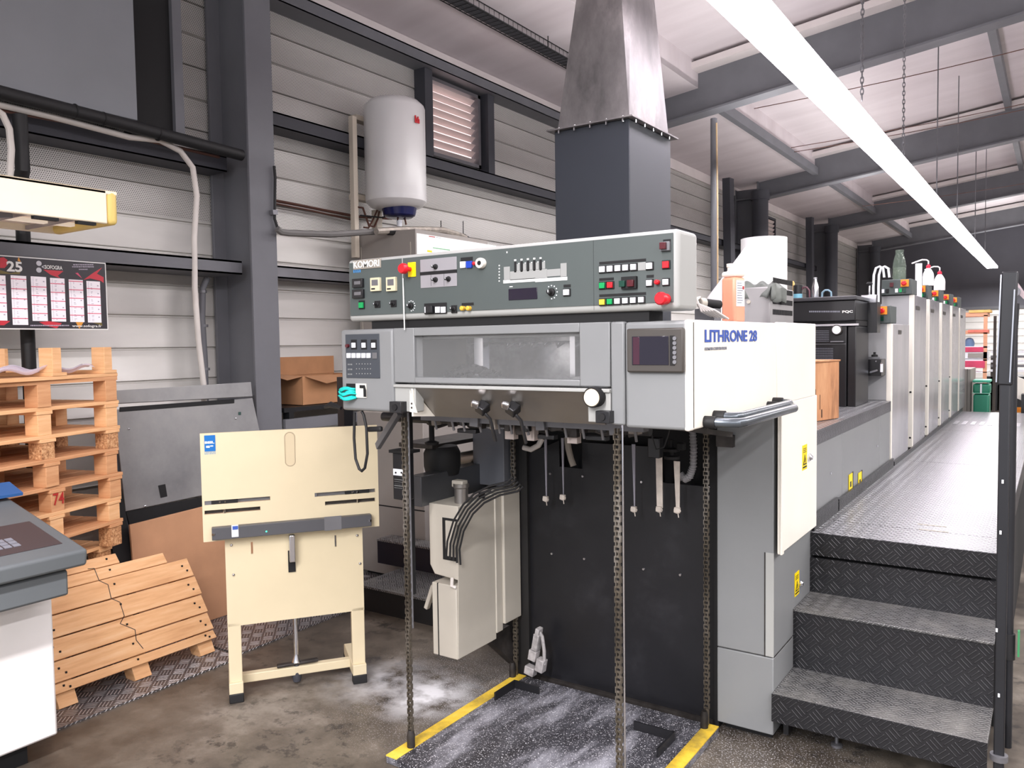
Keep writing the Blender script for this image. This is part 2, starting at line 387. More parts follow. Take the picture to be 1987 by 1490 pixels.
# ---- steel frames: column and pitched beam, one every 5.1 m
YF = [3.4, 8.6, 13.75, 18.85, 23.95]
who = ['first steel column, tall grey, left of the water heater', 'grey steel column half hidden behind the tall exhaust duct', 'grey steel column at the third roof beam, beside a dark downpipe',
       'grey steel column at the fourth roof beam', 'most distant grey steel column on the left wall']
for i, y in enumerate(YF):
    q = MB(); zt = zc(-4.2)-0.05
    w0, w1 = -4.62, -4.78
    # inner flange, web, outer flange; the web grows deeper upwards
    q.box(-4.22, -4.2, y-.1, y+.1, 0, zt)
    q.hexa([(-4.59, y-.01, 0), (-4.21, y-.01, 0), (-4.21, y+.01, 0), (-4.59, y+.01, 0), (-4.59, y-.01, 4.15), (-4.21, y-.01, 4.15), (-4.21, y+.01, 4.15), (-4.59, y+.01, 4.15)])
    q.box(-4.6, -4.575, y-.1, y+.1, 0, 4.15); q.box(-4.58, -4.22, y-.1, y+.1, 3.97, 3.99)
    tag(q.build('steel_column', STEELG, bev=.003), who[i], 'column', 'steel columns on the left wall')
bw = ['nearest pitched grey roof beam, crossing above the tall exhaust duct and light strip', 'second grey roof beam, behind the nearest one', 'third grey roof beam down the hall', 'most distant grey roof beam, above the far wall']
for i, y in enumerate(YF[1:]):
    x0, x1 = -4.2, 6.0; zb = 3.95
    q = MB()
    def sl(xa, xb, za, zb_, ya, yb):
        q.hexa([(xa, ya, za), (xb, ya, za+SL*(xb-xa)), (xb, yb, za+SL*(xb-xa)), (xa, yb, za), (xa, ya, zb_), (xb, ya, zb_+SL*(xb-xa)), (xb, yb, zb_+SL*(xb-xa)), (xa, yb, zb_)])
    sl(x0, x1, zb, zb+.02, y-.1, y+.1); sl(x0, x1, zb+.02, 4.5, y-.012, y+.012)
    t = q.build('roof_beam', STEELG); tag(t, bw[i], 'beam', 'pitched roof beams')
    q = MB(); sl(-3.3, x1, 4.5+SL*.9-.09, 4.5+SL*.9-.02, y-.2, y-.012); q.build('pale_edge_trim', WTRIM, t)
# purlins between the beams
pw = ['dark purlin under the ceiling left of the light strip, nearest bay', 'dark purlin under the ceiling left of the light strip, second bay', 'dark purlin left of the light strip, third bay']
for i in range(3):
    y0, y1 = YF[1+i]+.12, YF[2+i]-.12
    for k, x in enumerate((-3.26, -0.62)):
        z = zc(x)-.02 if k else 4.35
        t = bx('roof_purlin', x-.04, x+.04, y0, y1, z-.12, z, STEELG)
        tag(t, pw[i] if k == 0 else pw[i].replace('left of the light strip', 'right of the light strip'), 'purlin', 'purlins between roof beams')
# wall girts, seen between the columns
def girt(y0, y1, z, h, m, label, x1=-4.44, n='wall_rail'):
    q = MB(); q.box(WX, x1, y0, y1, z+h-.012, z+h); q.box(x1-.012, x1, y0, y1, z, z+h); q.box(WX, x1, y0, y1, z, z+.01)
    return tag(q.build(n, m), label, 'rail', 'horizontal wall rails')
girt(0.4, 3.3, 2.06, .085, STEELG, 'grey wall rail right above the calendar poster', -4.3)
girt(3.52, 8.4, 2.07, .085, GALV, 'grey wall rail left of the press console, behind it')
girt(3.52, 8.4, 3.1, .1, STEELD, 'dark wall rail passing under the louvre window')
girt(3.52, 8.4, 3.96, .1, STEELG, 'grey rail at the very top of the wall above the louvre')
girt(0.4, 3.3, 2.72, .1, STEELD, 'dark wall rail behind the copper pipe at upper left', -4.42)
girt(8.75, 13.6, 3.1, .1, STEELD, 'dark wall rail in the bay beyond the exhaust duct')
girt(13.9, 18.7, 3.1, .1, STEELD, 'dark wall rail in the third bay')
# louvre window with posts
t = thing('louvre_window', (WX, (LY0+LY1)/2, LZ0), 'white slatted louvre window in a dark frame beside the water heater', 'window')
q = MB(); d0, d1 = WX-.03, WX+.06
q.box(d0, d1, LY0, LY0+.035, LZ0, LZ1).box(d0, d1, LY1-.035, LY1, LZ0, LZ1).box(d0, d1, LY0, LY1, LZ0, LZ0+.03).box(d0, d1, LY0, LY1, LZ1-.03, LZ1)
q.build('frame', mat('dark_window_frame', (96, 94, 98), .5), t)
GLOW = mat('slat_glow', (255, 236, 236), .3, var=0, emit=.62)  # glow behind the gaps stands in for light on the slats
bx('pane', WX-.035, WX-.03, LY0+.035, LY1-.035, LZ0+.03, LZ1-.03, GLOW, t)
SLAT = mat('white_slat', (214, 200, 196), .4, var=.03)
for i in range(9):
    z = LZ0+.07+i*.069
    MB().hexa([(WX-.02, LY0+.035, z-.03), (WX-.017, LY0+.035, z-.032), (WX-.017, LY1-.05, z-.032), (WX-.02, LY1-.05, z-.03),
               (WX+.03, LY0+.035, z+.01), (WX+.033, LY0+.035, z+.008), (WX+.033, LY1-.05, z+.008), (WX+.03, LY1-.05, z+.01)]).build('slat', SLAT, t)
for y, lb in ((LY0-.09, 'dark vertical steel post left of the louvre window'), (LY1+.09, 'dark vertical steel post right of the louvre window')):
    tag(bx('wall_post', WX, WX+.12, y-.05, y+.05, 3.2, 3.96, STEELD), lb, 'post', 'posts beside the louvre')
t = thing('louvre_window', (WX, 15.5, LZ0), 'distant white louvre window on the left wall in the third bay', 'window')
q = MB(); q.box(WX, WX+.05, 15.2, 15.24, LZ0, LZ1).box(WX, WX+.05, 15.96, 16, LZ0, LZ1).box(WX, WX+.05, 15.2, 16, LZ0, LZ0+.04).box(WX, WX+.05, 15.2, 16, LZ1-.04, LZ1)
q.build('frame', STEELD, t); q = MB()
for i in range(8): q.obox((WX+.02, 15.6, LZ0+.08+i*.075), (.05, .7, .012), (0, -.9, 0))
q.build('slat', SLAT, t)

# ---- overhead: strip lights (one continuous run), hangers, cable tray
LX, LZ = -1.11, 3.0
HOUS = mat('white_lamp_housing', (240, 238, 242), .4, var=0)
def fixture():
    t = thing('strip_light', (LX, 1.0, LZ), 'lit white ceiling strip light in the continuous row', 'lamp', 'strip lights hung in one continuous row')
    q = MB(); q.prism([(LX-.05, 1.0, LZ+.06), (LX+.05, 1.0, LZ+.06), (LX+.075, 1.0, LZ+.022), (LX-.075, 1.0, LZ+.022)], (0, 1.52, 0)).build('housing', HOUS, t)
    MB().box(LX-.095, LX+.095, 1.003, 2.517, LZ-.014, LZ+.021).build('tube', TUBE, t)  # broad glowing box, widened to take in the bloom
    return t
def dup(root, loc, label=None):
    r = root.copy(); COL.objects.link(r); r.location = loc
    if label: r['label'] = label
    for ch in list(root.children):
        c = ch.copy(); COL.objects.link(c); c.parent = r
        for g in ch.children:
            d = g.copy(); COL.objects.link(d); d.parent = c
    return r
f0 = fixture()
f0['label'] = 'white strip light just above the top edge of the picture'
for k, nth in enumerate(['nearest', 'second', 'third', 'fourth', 'fifth', 'sixth', 'seventh', 'eighth', 'ninth', 'tenth', 'most distant']):
    dup(f0, (LX, 1.0+1.52*(k+1), LZ), 'lit white strip light, %s in the continuous row from the picture top' % nth)
def chain(p, z1, name, label, cat, r=.009, real=True, grp='hangers of the light strip'):
    q = MB(); x, y, z0 = p
    if real:
        n = int((z1-z0)/.034)
        for i in range(n):
            z = z0+i*.034; a = (i % 2)
            pts = [(x+(.009*math.cos(u) if a else 0), y+(0 if a else .009*math.cos(u)), z+.02+.024*math.sin(u)) for u in [j*PI/4 for j in range(9)]]
            q.tube(pts, .0032, 5, False)
    else: q.cyl((x, y, z0), (x, y, z1), .006, 6)
    return tag(q.build(name, GALV), label, cat, grp)
chain((LX+.1, 5.35, LZ+.05), zc(-1)-.03, 'hanging_chain', 'hanging chain in front of the nearest roof beam, top edge of picture', 'chain')
chain((LX+.05, 7.3, LZ+.05), zc(-1)-.03, 'hanging_chain', 'hanging chain just behind the nearest roof beam, right of the light strip', 'chain')
for y, lb in ((9.6, 'thin hanger rod between nearest and second roof beam'), (11.7, 'thin hanger rod before the second roof beam'), (14.4, 'thin hanger rod just past the second beam'), (16.5, 'most distant thin hanger rod above the light strip')):
    chain((LX+.04, y, LZ+.05), zc(-1)-.03, 'hanger_rod', lb, 'rod', real=False)
# wire tray along the eave step
tx_ = at(900, 8, Z=4.22).x
t = thing('cable_tray', (tx_, 4, 4.2), 'black wire cable tray with grey cables under the ceiling, top centre', 'cable tray')
q = MB()
for x in (tx_-.07, tx_+.07): q.cyl((x, 1, 4.2), (x, 8.4, 4.2), .005, 6); q.cyl((x, 1, 4.26), (x, 8.4, 4.26), .005, 6)
for i in range(100): y = 1.5+i*.068; q.tube([(tx_-.07, y, 4.26), (tx_-.07, y, 4.2), (tx_+.07, y, 4.2), (tx_+.07, y, 4.26)], .003, 4, False)
q.build('wire_basket', BLACKM, t); q = MB()
for i in range(6): q.cyl((tx_-.055+i*.022, 1, 4.212), (tx_-.055+i*.022, 8.4, 4.212), .009, 6)
q.build('cables', mat('dark_cable', (58, 58, 62), .6), t)
for y in (4.6, 6.2, 7.8): MB().cyl((tx_+.07, y, 4.2), (tx_+.07, y, 4.38), .005, 6).build('drop_rod', BLACKM, t)
# sagging wires across the bays
for y, z, lb in ((9.6, 4.5, 'thin red-brown wire strung across the bay behind the nearest beam'), (11.2, 4.35, 'thin dark wire sagging across the bay before the second beam'), (11.35, 4.32, 'lower twin of the thin dark wires before the second beam'), (16.0, 4.2, 'thin dark wire strung across the bay past the second beam')):
    pts = [(x/2-3.0, y, z+.06*(x/2-3.0)-.05*math.sin(PI*x/8)) for x in range(9)]
    tag(MB().tube(pts, .005, 5).build('overhead_wire', COPPER), lb, 'wire', 'wires across the roof bays')
# vertical pipes
p = at(1385, 230, Y=8.45); tag(MB().cyl((p.x, 8.45, 0), (p.x, 8.45, p.z), .035, 14).build('drop_pipe', STEELG, bev=0), 'slim grey vertical pipe hanging from the nearest roof beam right of the duct', 'pipe')
p = at(1394, 240, Y=8.43); tag(MB().tube([(p.x, 8.4, 0), (p.x, 8.4, 3), (p.x-.01, 8.4, 3.9)], .009, 6).build('cable', mat('tan_cable', (196, 168, 130), .6)), 'thin tan cable running down beside the slim vertical pipe', 'cable')
for y, x, lb in ((13.45, -3.98, 'thick dark round downpipe at the third steel column'), (18.55, -3.98, 'thick dark round downpipe at the fourth steel column'), (23.6, -3.98, 'most distant dark downpipe')):
    tag(MB().lathe((x-.12, y, 0), [(.13, 0), (.13, 3.9), (.15, 3.9), (.15, 4.05)]).build('downpipe', STEELD), lb, 'pipe', 'dark downpipes')
for y, lb in ((12.9, 'leaning dark steel brace before the third column'), (18.0, 'leaning dark steel brace before the fourth column')):
    tag(MB().bar((-4.35, y-.1, .1), (-4.35, y-.3, 4.15), .12, .2).build('steel_brace', STEELD), lb, 'brace')

# ================================================================== UPPER LEFT: dark panel, pipes, hood lamp, poster
tag(MB().box(-4.4, -4.3, .6, 2.63, 2.88, 4.15).build('sheet_panel', mat('slate_grey_panel', (130, 133, 138), .5, var=.03), bev=.004), 'large plain slate-grey sheet panel at the upper left corner', 'panel')
t = thing('steel_post', (-4.4, 2.72, 2.88), 'black post with a thin grey edge right of the slate-grey panel', 'post')
bx('web', -4.46, -4.38, 2.64, 2.9, 2.82, 4.18, BLACKM, t); bx('edge_flange', -4.38, -4.35, 2.9, 2.96, 2.82, 4.18, STEELG, t)
bp = [(-4.25, .8, 2.9), (-4.25, 1.9, 2.845), (-4.25, 2.45, 2.83), (-4.25, 3.0, 2.81), (-4.25, 3.285, 2.8)]
t = thing('insulated_pipe', (-4.25, 2.0, 1.9), 'thick black foam-insulated pipe with a branch running down behind the cream hood', 'pipe')
MB().tube(bp, .035, 14).build('main_run', RUB, t)
b0 = at(38, 215, X=-4.25); b1 = at(44, 330, X=-4.25); b2 = at(56, 700, X=-4.45); MB().tube([(-4.25, b0.y, b0.z-.02), (-4.25, b1.y, b1.z), (-4.36, b1.y+.02, b1.z-.12), (-4.45, b2.y-.0, b1.z-.25), (-4.45, b2.y, 0)], .034, 14).build('branch', RUB, t)
for y in (2.25, 2.4, 2.72): MB().lathe((-4.25, y, 2.838-(y-2.25)*.05), [(.037, -.004), (.038, 0), (.037, .004)], 'Y').build('tape_band', BLACKM, t)
q = [at(-60, 190, X=-4.3), at(100, 226, X=-4.3), at(250, 266, X=-4.3), at(310, 272, X=-4.3), at(350, 293, X=-4.3), at(374, 325, X=-4.3), at(382, 380, X=-4.3), at(377, 460, X=-4.3), at(378, 560, X=-4.3), at(385, 660, X=-4.3), at(395, 745, X=-4.3), at(400, 900, X=-4.3)]
tag(MB().tube(q, .017, 12).build('white_conduit', PIPEW), 'long off-white pipe bending down the wall beside the first steel column', 'pipe')
q = [at(-30, 208, X=-4.32), at(200, 250, X=-4.32), at(300, 276, X=-4.32), at(425, 305, X=-4.32)]
tag(MB().tube(q, .009, 8).build('copper_pipe', COPPER), 'thin brown copper pipe just under the off-white pipe', 'pipe')
q = [at(-20, 205, X=-4.2), at(5, 222, X=-4.2), at(18, 250, X=-4.2), at(22, 290, X=-4.2), at(18, 360, X=-4.2)]
tag(MB().tube(q, .016, 10).build('white_hose', PIPEW), 'short white hose curling down at the far left edge', 'hose')
t = thing('drain_pipe', (-4.4, 3.0, 1.2), 'slim grey drain pipe with clips beside the first column, below the wall rail', 'pipe')
q = [at(402, 540, X=-4.45), at(393, 560, X=-4.45), at(392, 620, X=-4.45), at(397, 700, X=-4.45), at(402, 900, X=-4.45)]
MB().tube(q, .02, 12).build('pipe_run', STEELG, t)
for y in (566, 632, 716):
    c = at(393+(y-560)*.04, y, X=-4.45); MB().lathe(c, [(.025, -.008), (.025, .008)], 'Z', 14).build('clip', GALV, t)
# cream light hood over the colour desk
HX = -3.5
h = SD(-160, 330, 228, 437, HX); a = at(228, 372, X=HX); b = at(232, 437, X=HX); y1 = a.y; z1 = a.z; z0 = b.z; y0 = .7
t = thing('light_hood', (HX-.25, 1.3, z0), 'cream box-shaped light hood above the grey desk at the left edge', 'light hood')
HC = mat('hood_cream', (252, 240, 214), .45, var=.02)
q = MB(); q.box(HX-.02, HX, y0, y1-.05, z0, z1).box(HX-.5, HX-.48, y0, y1, z0, z1).box(HX-.5, HX, y0, y1, z1-.02, z1); q.build('shell', HC, t, bev=.006)
MB().box(HX-.5, HX+.002, y1-.05, y1, z0-.002, z1+.002).build('end_cap', mat('yellowed_cap', (232, 204, 118), .5, var=.02), t, bev=.02, seg=3)
bx('diffuser', HX-.48, HX-.02, y0, y1-.06, z0+.03, z0+.04, mat('hood_diffuser', (220, 205, 196), .3, var=.05, emit=.03), t)
MB().box(HX-.3, HX-.26, y0, y1-.06, z0+.012, z0+.028).build('tube', mat('hood_tube', (255, 240, 220), .5, var=0, emit=.2), t)
q = MB()
for k in range(6): yy = y0+.15+k*.2; q.box(HX-.47, HX-.03, yy, yy+.012, z0+.004, z0+.022)
q.build('crossbars', mat('hood_bar', (160, 150, 146), .5, var=0), t)
for k, yy in enumerate((1.72, 1.9)): bx('foot_pad', HX-.03, HX-.004, yy-.05, yy+(.03 if k else .05), z0-.012, z0+.004, BLACKM, t)
q = MB(); q.bar((HX-.1, y1-.4, z0+.01), (HX-.55, y0, z0-.05), .02, .03); q.build('support_strut', GALV, t)
for yy in (.9, 1.6): MB().cyl((HX-.4, yy, z1), (HX-.4, yy, 4.2), .01, 8).build('hanger', GALV, t)

# calendar poster
PX = -4.26
tl, tr, br = at(-2, 491.5, X=PX), at(205, 510, X=PX), at(203, 640, X=PX)
PZ0, PZ1, PY1 = br.z, tr.z, tr.y; PY0 = PY1-1.08
t = thing('wall_calendar', (PX, PY0, PZ0), 'black and red year calendar poster on the wall rail above the pallets', 'calendar')
bx('white_border', PX-.006, PX, PY0, PY1, PZ0, PZ1, WHITEL, t)
bx('black_ground', PX, PX+.002, PY0+.006, PY1-.006, PZ0+.006, PZ1-.006, mat('poster_black', (44, 40, 46), .35, var=0), t)
def pz(y, x, yy): return at(x, yy, X=PX)
PINK = mat('calendar_rule', (214, 80, 112), .5, var=0); PAPER = mat('calendar_paper', (250, 244, 250), .5, var=0); GRIT = mat('calendar_print', (176, 168, 184), .5, var=0)
REDP = mat('poster_red', (200, 44, 60), .4, var=0); ORP = mat('poster_orange', (220, 150, 50), .4, var=0); OLV = mat('poster_olive', (110, 96, 40), .4, var=0)
cols = [(-22, 14, 533, 621), (20, 54.5, 534, 629.5), (59, 92.5, 536, 622), (96.5, 128, 539, 623), (132.5, 163.5, 542, 624), (167, 196.5, 545, 625)]
for ci, (xa, xb, ya, yb) in enumerate(cols):
    A, B = at(xa, ya, X=PX), at(xb, yb+1, X=PX)
    c = bx('month_column', PX+.002, PX+.003, A.y, B.y, B.z, A.z, PAPER, t)
    q = MB(); off = [.2, .06, .22, .12, .03, .17][ci]; H = A.z-B.z
    for k in range(5):
        z = A.z-H*(off+k*.2)
        if z > B.z+.01: q.box(PX+.003, PX+.0035, A.y, B.y, z-.004, z)
    q.build('week_rules', PINK, c); q = MB()
    for k in range(30):
        z = A.z-.006-k*(H-.01)/30; w = (B.y-A.y); q.box(PX+.003, PX+.0034, A.y+w*.12, A.y+w*.16, z-.003, z); 
        if k % 3: q.box(PX+.003, PX+.0034, A.y+w*.3, A.y+w*(.36+.12*random.random()), z-.0025, z)
        if k % 6 == 2: q.box(PX+.003, PX+.0034, A.y+w*.78, A.y+w*.88, z-.006, z)
    q.build('day_marks', GRIT, c)
def ptri(pts, m, n='shape', dx=.0022):
    q = MB(); q.prism([at(x, y, X=PX+.002) for x, y in pts], (.0006, 0, 0)); return q.build(n, m, t)
ptri([(0, 500), (7, 499), (14, 504), (15, 513), (9, 520), (0, 520)], REDP, 'red_disc')
ptri([(34, 506), (36, 498), (40, 508)], ORP, 'orange_shard'); ptri([(0, 524), (20, 530), (40, 526), (38, 532), (0, 531)], OLV, 'olive_shard')
ptri([(84, 523), (123, 526), (112, 535), (117, 540), (98, 533)], REDP, 'red_ribbon'); ptri([(162, 543), (180, 530), (198, 519), (188, 531), (201, 538), (201, 549), (196, 545), (175, 540)], REDP, 'red_shard')
ptri([(146, 530), (151, 529), (159, 540)], PINK, 'pink_shard'); ptri([(76, 625), (95, 623), (120, 627), (110, 637), (90, 632)], REDP, 'red_shard'); ptri([(147, 625), (162, 625), (154, 638)], ORP, 'orange_shard'); ptri([(180, 626), (197, 626), (199, 632)], OLV, 'olive_shard')
ptri([(0, 622), (20, 623), (8, 631), (0, 631)], REDP, 'red_shard')
SILV = mat('poster_silver', (200, 200, 206), .4, var=0)
for cx_, cy_ in ((75.5, 511), (75.5, 524)):
    c = at(cx_, cy_, X=PX+.003); MB().lathe(c, [(.013, 0), (.013, .0006), (.006, .001)], 'X', 16).build('logo_ball', SILV, t)
def ptext(n, s, x0, yb_, x1, yt, m, bold=.02):
    A, B = at(x0, yb_, X=PX+.003), at(x1, yb_, X=PX+.003); T = at(x0, yt, X=PX+.003)
    return text(n, s, A, (0, 1, 0), (0, 0, 1), B.y-A.y, T.z-A.z, m, t, bold, .0004)
ptext('lettering', '25', 13, 526.5, 43.5, 506, WHITEL, .03); ptext('lettering', '<', 81, 521, 87, 514, SILV); ptext('lettering', 'SOFOGRA', 87, 521.5, 121, 514, WHITEL, .02)
ptext('lettering', 'www.sofogra.fr', 140, 636, 197, 629.5, WHITEL, .01)
def pdash(x0, x1, y, seed):
    q = MB(); r = random.Random(seed); x = x0
    while x < x1:
        w = r.uniform(1.2, 4); A, B = at(x, y, X=PX+.003), at(min(x+w, x1), y, X=PX+.003); q.box(PX+.003, PX+.0034, A.y, B.y, A.z-.0028, A.z+.0028); x += w+.8
    q.build('small_lettering', GRIT, t)
pdash(59, 134, 631.5, 1); pdash(142, 181, 513.5, 2); pdash(140, 182, 517.5, 3); pdash(153, 170, 522.5, 4)

# ================================================================== LEFT FLOOR AREA
# aluminium cover plates over the trench
for i, (y0, y1, x1, rz, lb) in enumerate([(.3, 2.56, -3.45, 0, 'chequered aluminium floor plate under the leaning pallet'), (2.575, 4.3, -3.5, .012, 'chequered aluminium floor plate behind the punch stand')]):
    o = tag(bx('floor_plate', -4.6, x1, y0, y1, 0.001, .009, TR_ALU), lb, 'floor plate', 'trench cover plates'); o.rotation_euler.z = rz
# pallet stack
rng = random.Random(3)
def pallet(L, Wd, H, name, label, inverted=False, chipb=False, aged=False, mid=.47, group='pallets in the stack'):
    """local: long side along +x, depth along +y, deck on top"""
    t = thing(name, (0, 0, 0), label, 'pallet', group); m = PINE2 if aged else PINE
    fz = (lambda z: H-z) if inverted else (lambda z: z)
    def lb(nm, x0, x1, y0, y1, z0, z1, mm): return MB().box(x0, x1, y0, y1, fz(z0), fz(z1)).build(nm, mm, t, bev=.002)
    dz = H-.017
    for k in range(6):
        w = Wd/6-.006; lb('deck_board', -.008, L+.008, k*Wd/6+.003, k*Wd/6+w, dz, H, m)
    for xx in (0, L*mid, L-.085):
        lb('stringer_board', xx, xx+.085, 0, Wd, dz-.016, dz, m)
        for yy in (0, Wd/2-.04, Wd-.08):
            lb('block', xx+(.026 if inverted else .006), xx+.078, yy+.004, yy+.078, 0 if inverted else .0, dz-.016, CHIP if chipb else m)
    return t
cr = Vector((-3.86, 2.2, 0)); dirL = Vector((.321, -.947, 0)); ang = math.atan2(-dirL.y, -dirL.x)
L, WD = .84, .7
# rotation that sends local -x.. : place local origin at the right-hand corner, +x towards the left of the picture
def put(t, z, da=0, dx=0, dy=0):
    a = math.atan2(dirL.y, dirL.x)+da
    # local x along dirL, local y away from the camera
    t.rotation_euler = (0, 0, a); t.scale = (1, -1, 1); t.location = cr+Vector((dx, dy, z))
rows = [716, 776, 825, 867, 916, 962, 1006, 1055]
tops = [at(234, y, X=-3.86).z for y in rows]
labels = ['topmost pallet of the stack, turned upside down with its blocks pointing up', 'pallet second from the top of the stack', 'pallet third from the top of the stack, with chipboard block at its corner', 'pallet fourth from the top of the stack',
          'pallet fifth from the top of the stack, with red 74 on a block', 'pallet sixth from the top of the stack', 'pallet seventh from the top of the stack, pressed chip blocks', 'pallet eighth from the top of the stack, pressed chip blocks']
tops = [tops[0]-.0]+tops[1:]
n = len(tops)
zz = tops[-1]
for i in range(n):
    if i == 0:
        z0 = tops[0]-.035; t = pallet(L, WD, .145, 'wooden_pallet', labels[0], inverted=True, mid=.38); put(t, z0, .03)
        continue
    H = (tops[i]-tops[i+1]) if i < n-1 else .125
    if i == 1: H = tops[1]-tops[2]
    t = pallet(L, WD, H, 'wooden_pallet', labels[i], chipb=i in (2, 6, 7), aged=i in (3, 4, 6), mid=[.4, .47, .46, .43, .41, .41, .43, .43][i]); put(t, tops[i]-H, rng.uniform(-.03, .03), -.07*(i > 6), rng.uniform(-.01, .01)-.02*(i > 6))
    if i == 4:
        bp_ = WM[t]
        text('red_number', '74', (L*.41+.07, .004, .03), (-1, 0, 0), (0, 0, 1), .06, .055, REDL, t, .01).location = (0, -.005, 0)
# the thin legs between the inverted top pallet and the next one
t = thing('wooden_pallet', (0, 0, 0), 'weathered thin pallet sandwiched directly under the upside-down top pallet', 'pallet', 'pallets in the stack')
Hs = tops[0]-.035-tops[1]
for xx in (0, L*.47, L-.08):
    for yy in (0, WD-.08): MB().box(xx+.006, xx+.078, yy, yy+.075, 0, Hs-.018).build('block', PINE2, t, bev=.002)
MB().box(0, L, 0, WD, Hs-.018, Hs).build('deck_board', PINE2, t); put(t, tops[1], -.01)
zb = tops[-1]-.125; k = 0
nn = max(1, int(round(zb/.125))); Hh = zb/nn
for i in range(nn):
    t = pallet(L, WD, Hh, 'wooden_pallet', 'pallet low in the stack behind the leaning pallet, number %s above the floor' % ['one', 'two', 'three', 'four', 'five', 'six'][i]); put(t, i*Hh, rng.uniform(-.02, .02), -.16, -.06)
# transparent film lying on the top pallet
film = mat('plastic_film', (232, 224, 240), .15, var=0, alpha=.55)
c0 = at(20, 708, Z=tops[0]+.02)
def ff(u, v):
    p = cr+dirL*(.12+u*.8)+Vector((-.947, -.321, 0))*(.02+v*.3); return (p.x, p.y, tops[0]+.012+.012*math.sin(u*23+v*9)+.01*math.sin(v*31+u*5))
tag(MB().grid(ff, 40, 16).build('plastic_film', film, solid=.001), 'crumpled clear plastic film lying on the topmost pallet', 'plastic film')

# small pallet leaning in front of the stack
PK = [(.0, .83, .083, .125), (0, .83, .131, .22), (0, .83, .226, .32), (0, .83, .326, .425), (0, .82, .431, .53), (-.02, .7, .533, .59), (0, .46, .593, .645)]
def lp(u, v, w=0):                                    # u along the wall, v up the slope, w towards the room
    th = math.atan2(.50, .27); e = Vector((-math.cos(th), .0, math.sin(th))); nrm = Vector((math.sin(th), 0, math.cos(th)))
    return Vector((-3.6, 1.72+u, 0))+Vector((-.02*0, 0, 0))+e*v+nrm*w
t = thing('leaning_pallet', (-3.7, 2.1, .005), 'small pine pallet of six planks leaning against the stack, standing on a chequered plate', 'pallet')
for k, u in enumerate((.015, .37, .725)):
    a, b = lp(u+.045, .02, -.045), lp(u+.045, (.6, .56, .5)[k], -.045)
    MB().bar(a, b, .085, .075, (1, 0, 0)).build('runner', PINE, t, bev=.002)
for k, (u0, u1, v0, v1) in enumerate(PK):
    q = MB(); q.hexa([lp(u0, v0, 0), lp(u1, v0, 0), lp(u1, v0, .018), lp(u0, v0, .018), lp(u0, v1, 0), lp(u1-.008, v1, 0), lp(u1-.008, v1, .018), lp(u0, v1, .018)])
    q.build('plank', PINE, t, bev=.002)
q = MB()
for (u0, u1, v0, v1) in PK:
    for u in (.05, .075, .4, .77, .79):
        if u < u1-.02: q.obox(lp(u, v0+(v1-v0)*(.35 if u in (.075, .79) else .65), .0185), (.008, .008, .008))
q.build('nail_heads', BLACKM, t)
q = MB(); cr_ = [(.3, .6), (.33, .595), (.335, .53), (.37, .5), (.365, .43), (.4, .4), (.4, .33), (.37, .3), (.43, .25), (.42, .2), (.44, .15)]
for a, b in zip(cr_, cr_[1:]): q.bar(lp(a[0], a[1], .0185), lp(b[0], b[1], .0185), .003, .002, (1, 0, 0))
q.build('crack', DIRTM, t)

# colour desk at lower left
t = thing('control_desk', (-3.3, 1.2, 0), 'grey-topped white control desk with keypad, cut off at lower left corner', 'desk')
DESKG = mat('desk_grey_top', (98, 103, 106), .5, var=.03); DESKW = mat('desk_white_body', (236, 232, 230), .45, var=.02)
MB().box(-3.52, -3.2, .3, 1.53, .1, .72).build('body', DESKW, t, bev=.01)
MB().box(-3.48, -3.28, .4, 1.45, .0, .1).build('plinth', BLACKM, t)  # black block stands in for the shadow under the desk body
yR = 1.545
def top(u, v, h=0):                                   # u along Y from the right end, v back from front edge
    a = Vector((-2.95, yR, .863)); bk = Vector((-3.56, yR, 1.0)); d = bk-a; nn_ = Vector((-d.z, 0, d.x)).normalized()*-1
    return a+d*v+Vector((0, -u, 0))+Vector((d.z, 0, -d.x)).normalized()*(-h)*-1*(-1)
q = MB(); q.hexa([(-2.96, yR-1.3, .80), (-2.96, yR, .80), (-3.56, yR, .86), (-3.56, yR-1.3, .86), top(1.3, 0), top(0, 0), top(0, 1.0), top(1.3, 1.0)]); q.build('desk_top', DESKG, t, bev=.012, seg=3)
q = MB(); q.hexa([(-3.0, yR-1.3, .695), (-3.0, yR-.05, .695), (-3.52, yR-.05, .695), (-3.52, yR-1.3, .695), (-3.0, yR-1.3, .79), (-3.0, yR-.05, .79), (-3.52, yR-.05, .84), (-3.52, yR-1.3, .84)]); q.build('lower_tray', DESKG, t, bev=.01)
d_ = (top(0, 1)-top(0, 0)).normalized(); nup = Vector((0, -1, 0)).cross(d_).normalized()
if nup.z < 0: nup = -nup
def ontop(nm, u0, u1, v0, v1, h, m, par=None):
    a = [top(u1, v0), top(u0, v0), top(u0, v1), top(u1, v1)]; q = MB(); q.hexa([p+nup*.0005 for p in a]+[p+nup*h for p in a]); return q.build(nm, m, par or t)
kp = ontop('keypad_plate', .05, 1.1, .14, .54, .002, mat('keypad_plum', (70, 60, 62), .5, var=0))
for r in range(4):
    for c in range(5): ontop('key', .31+c*.026, .332+c*.026, .2+r*.042, .236+r*.042, .004, GREYL, kp)
for r in range(3):
    for c in range(4): ontop('key', .17+c*.03, .194+c*.03, .22+r*.045, .256+r*.045, .004, GREYL, kp)
for r in range(4):
    for c in range(6): ontop('key', .5+c*.05, .54+c*.05, .2+r*.05, .235+r*.05, .004, GREYL, kp)
for c in range(2): ontop('indicator_strip', .25+c*.14, .35+c*.14, .42, .445, .003, GREYL, kp)
ontop('upper_panel', .18, 1.2, .72, .98, .012, mat('desk_panel', (120, 122, 124), .5, var=.06), t)
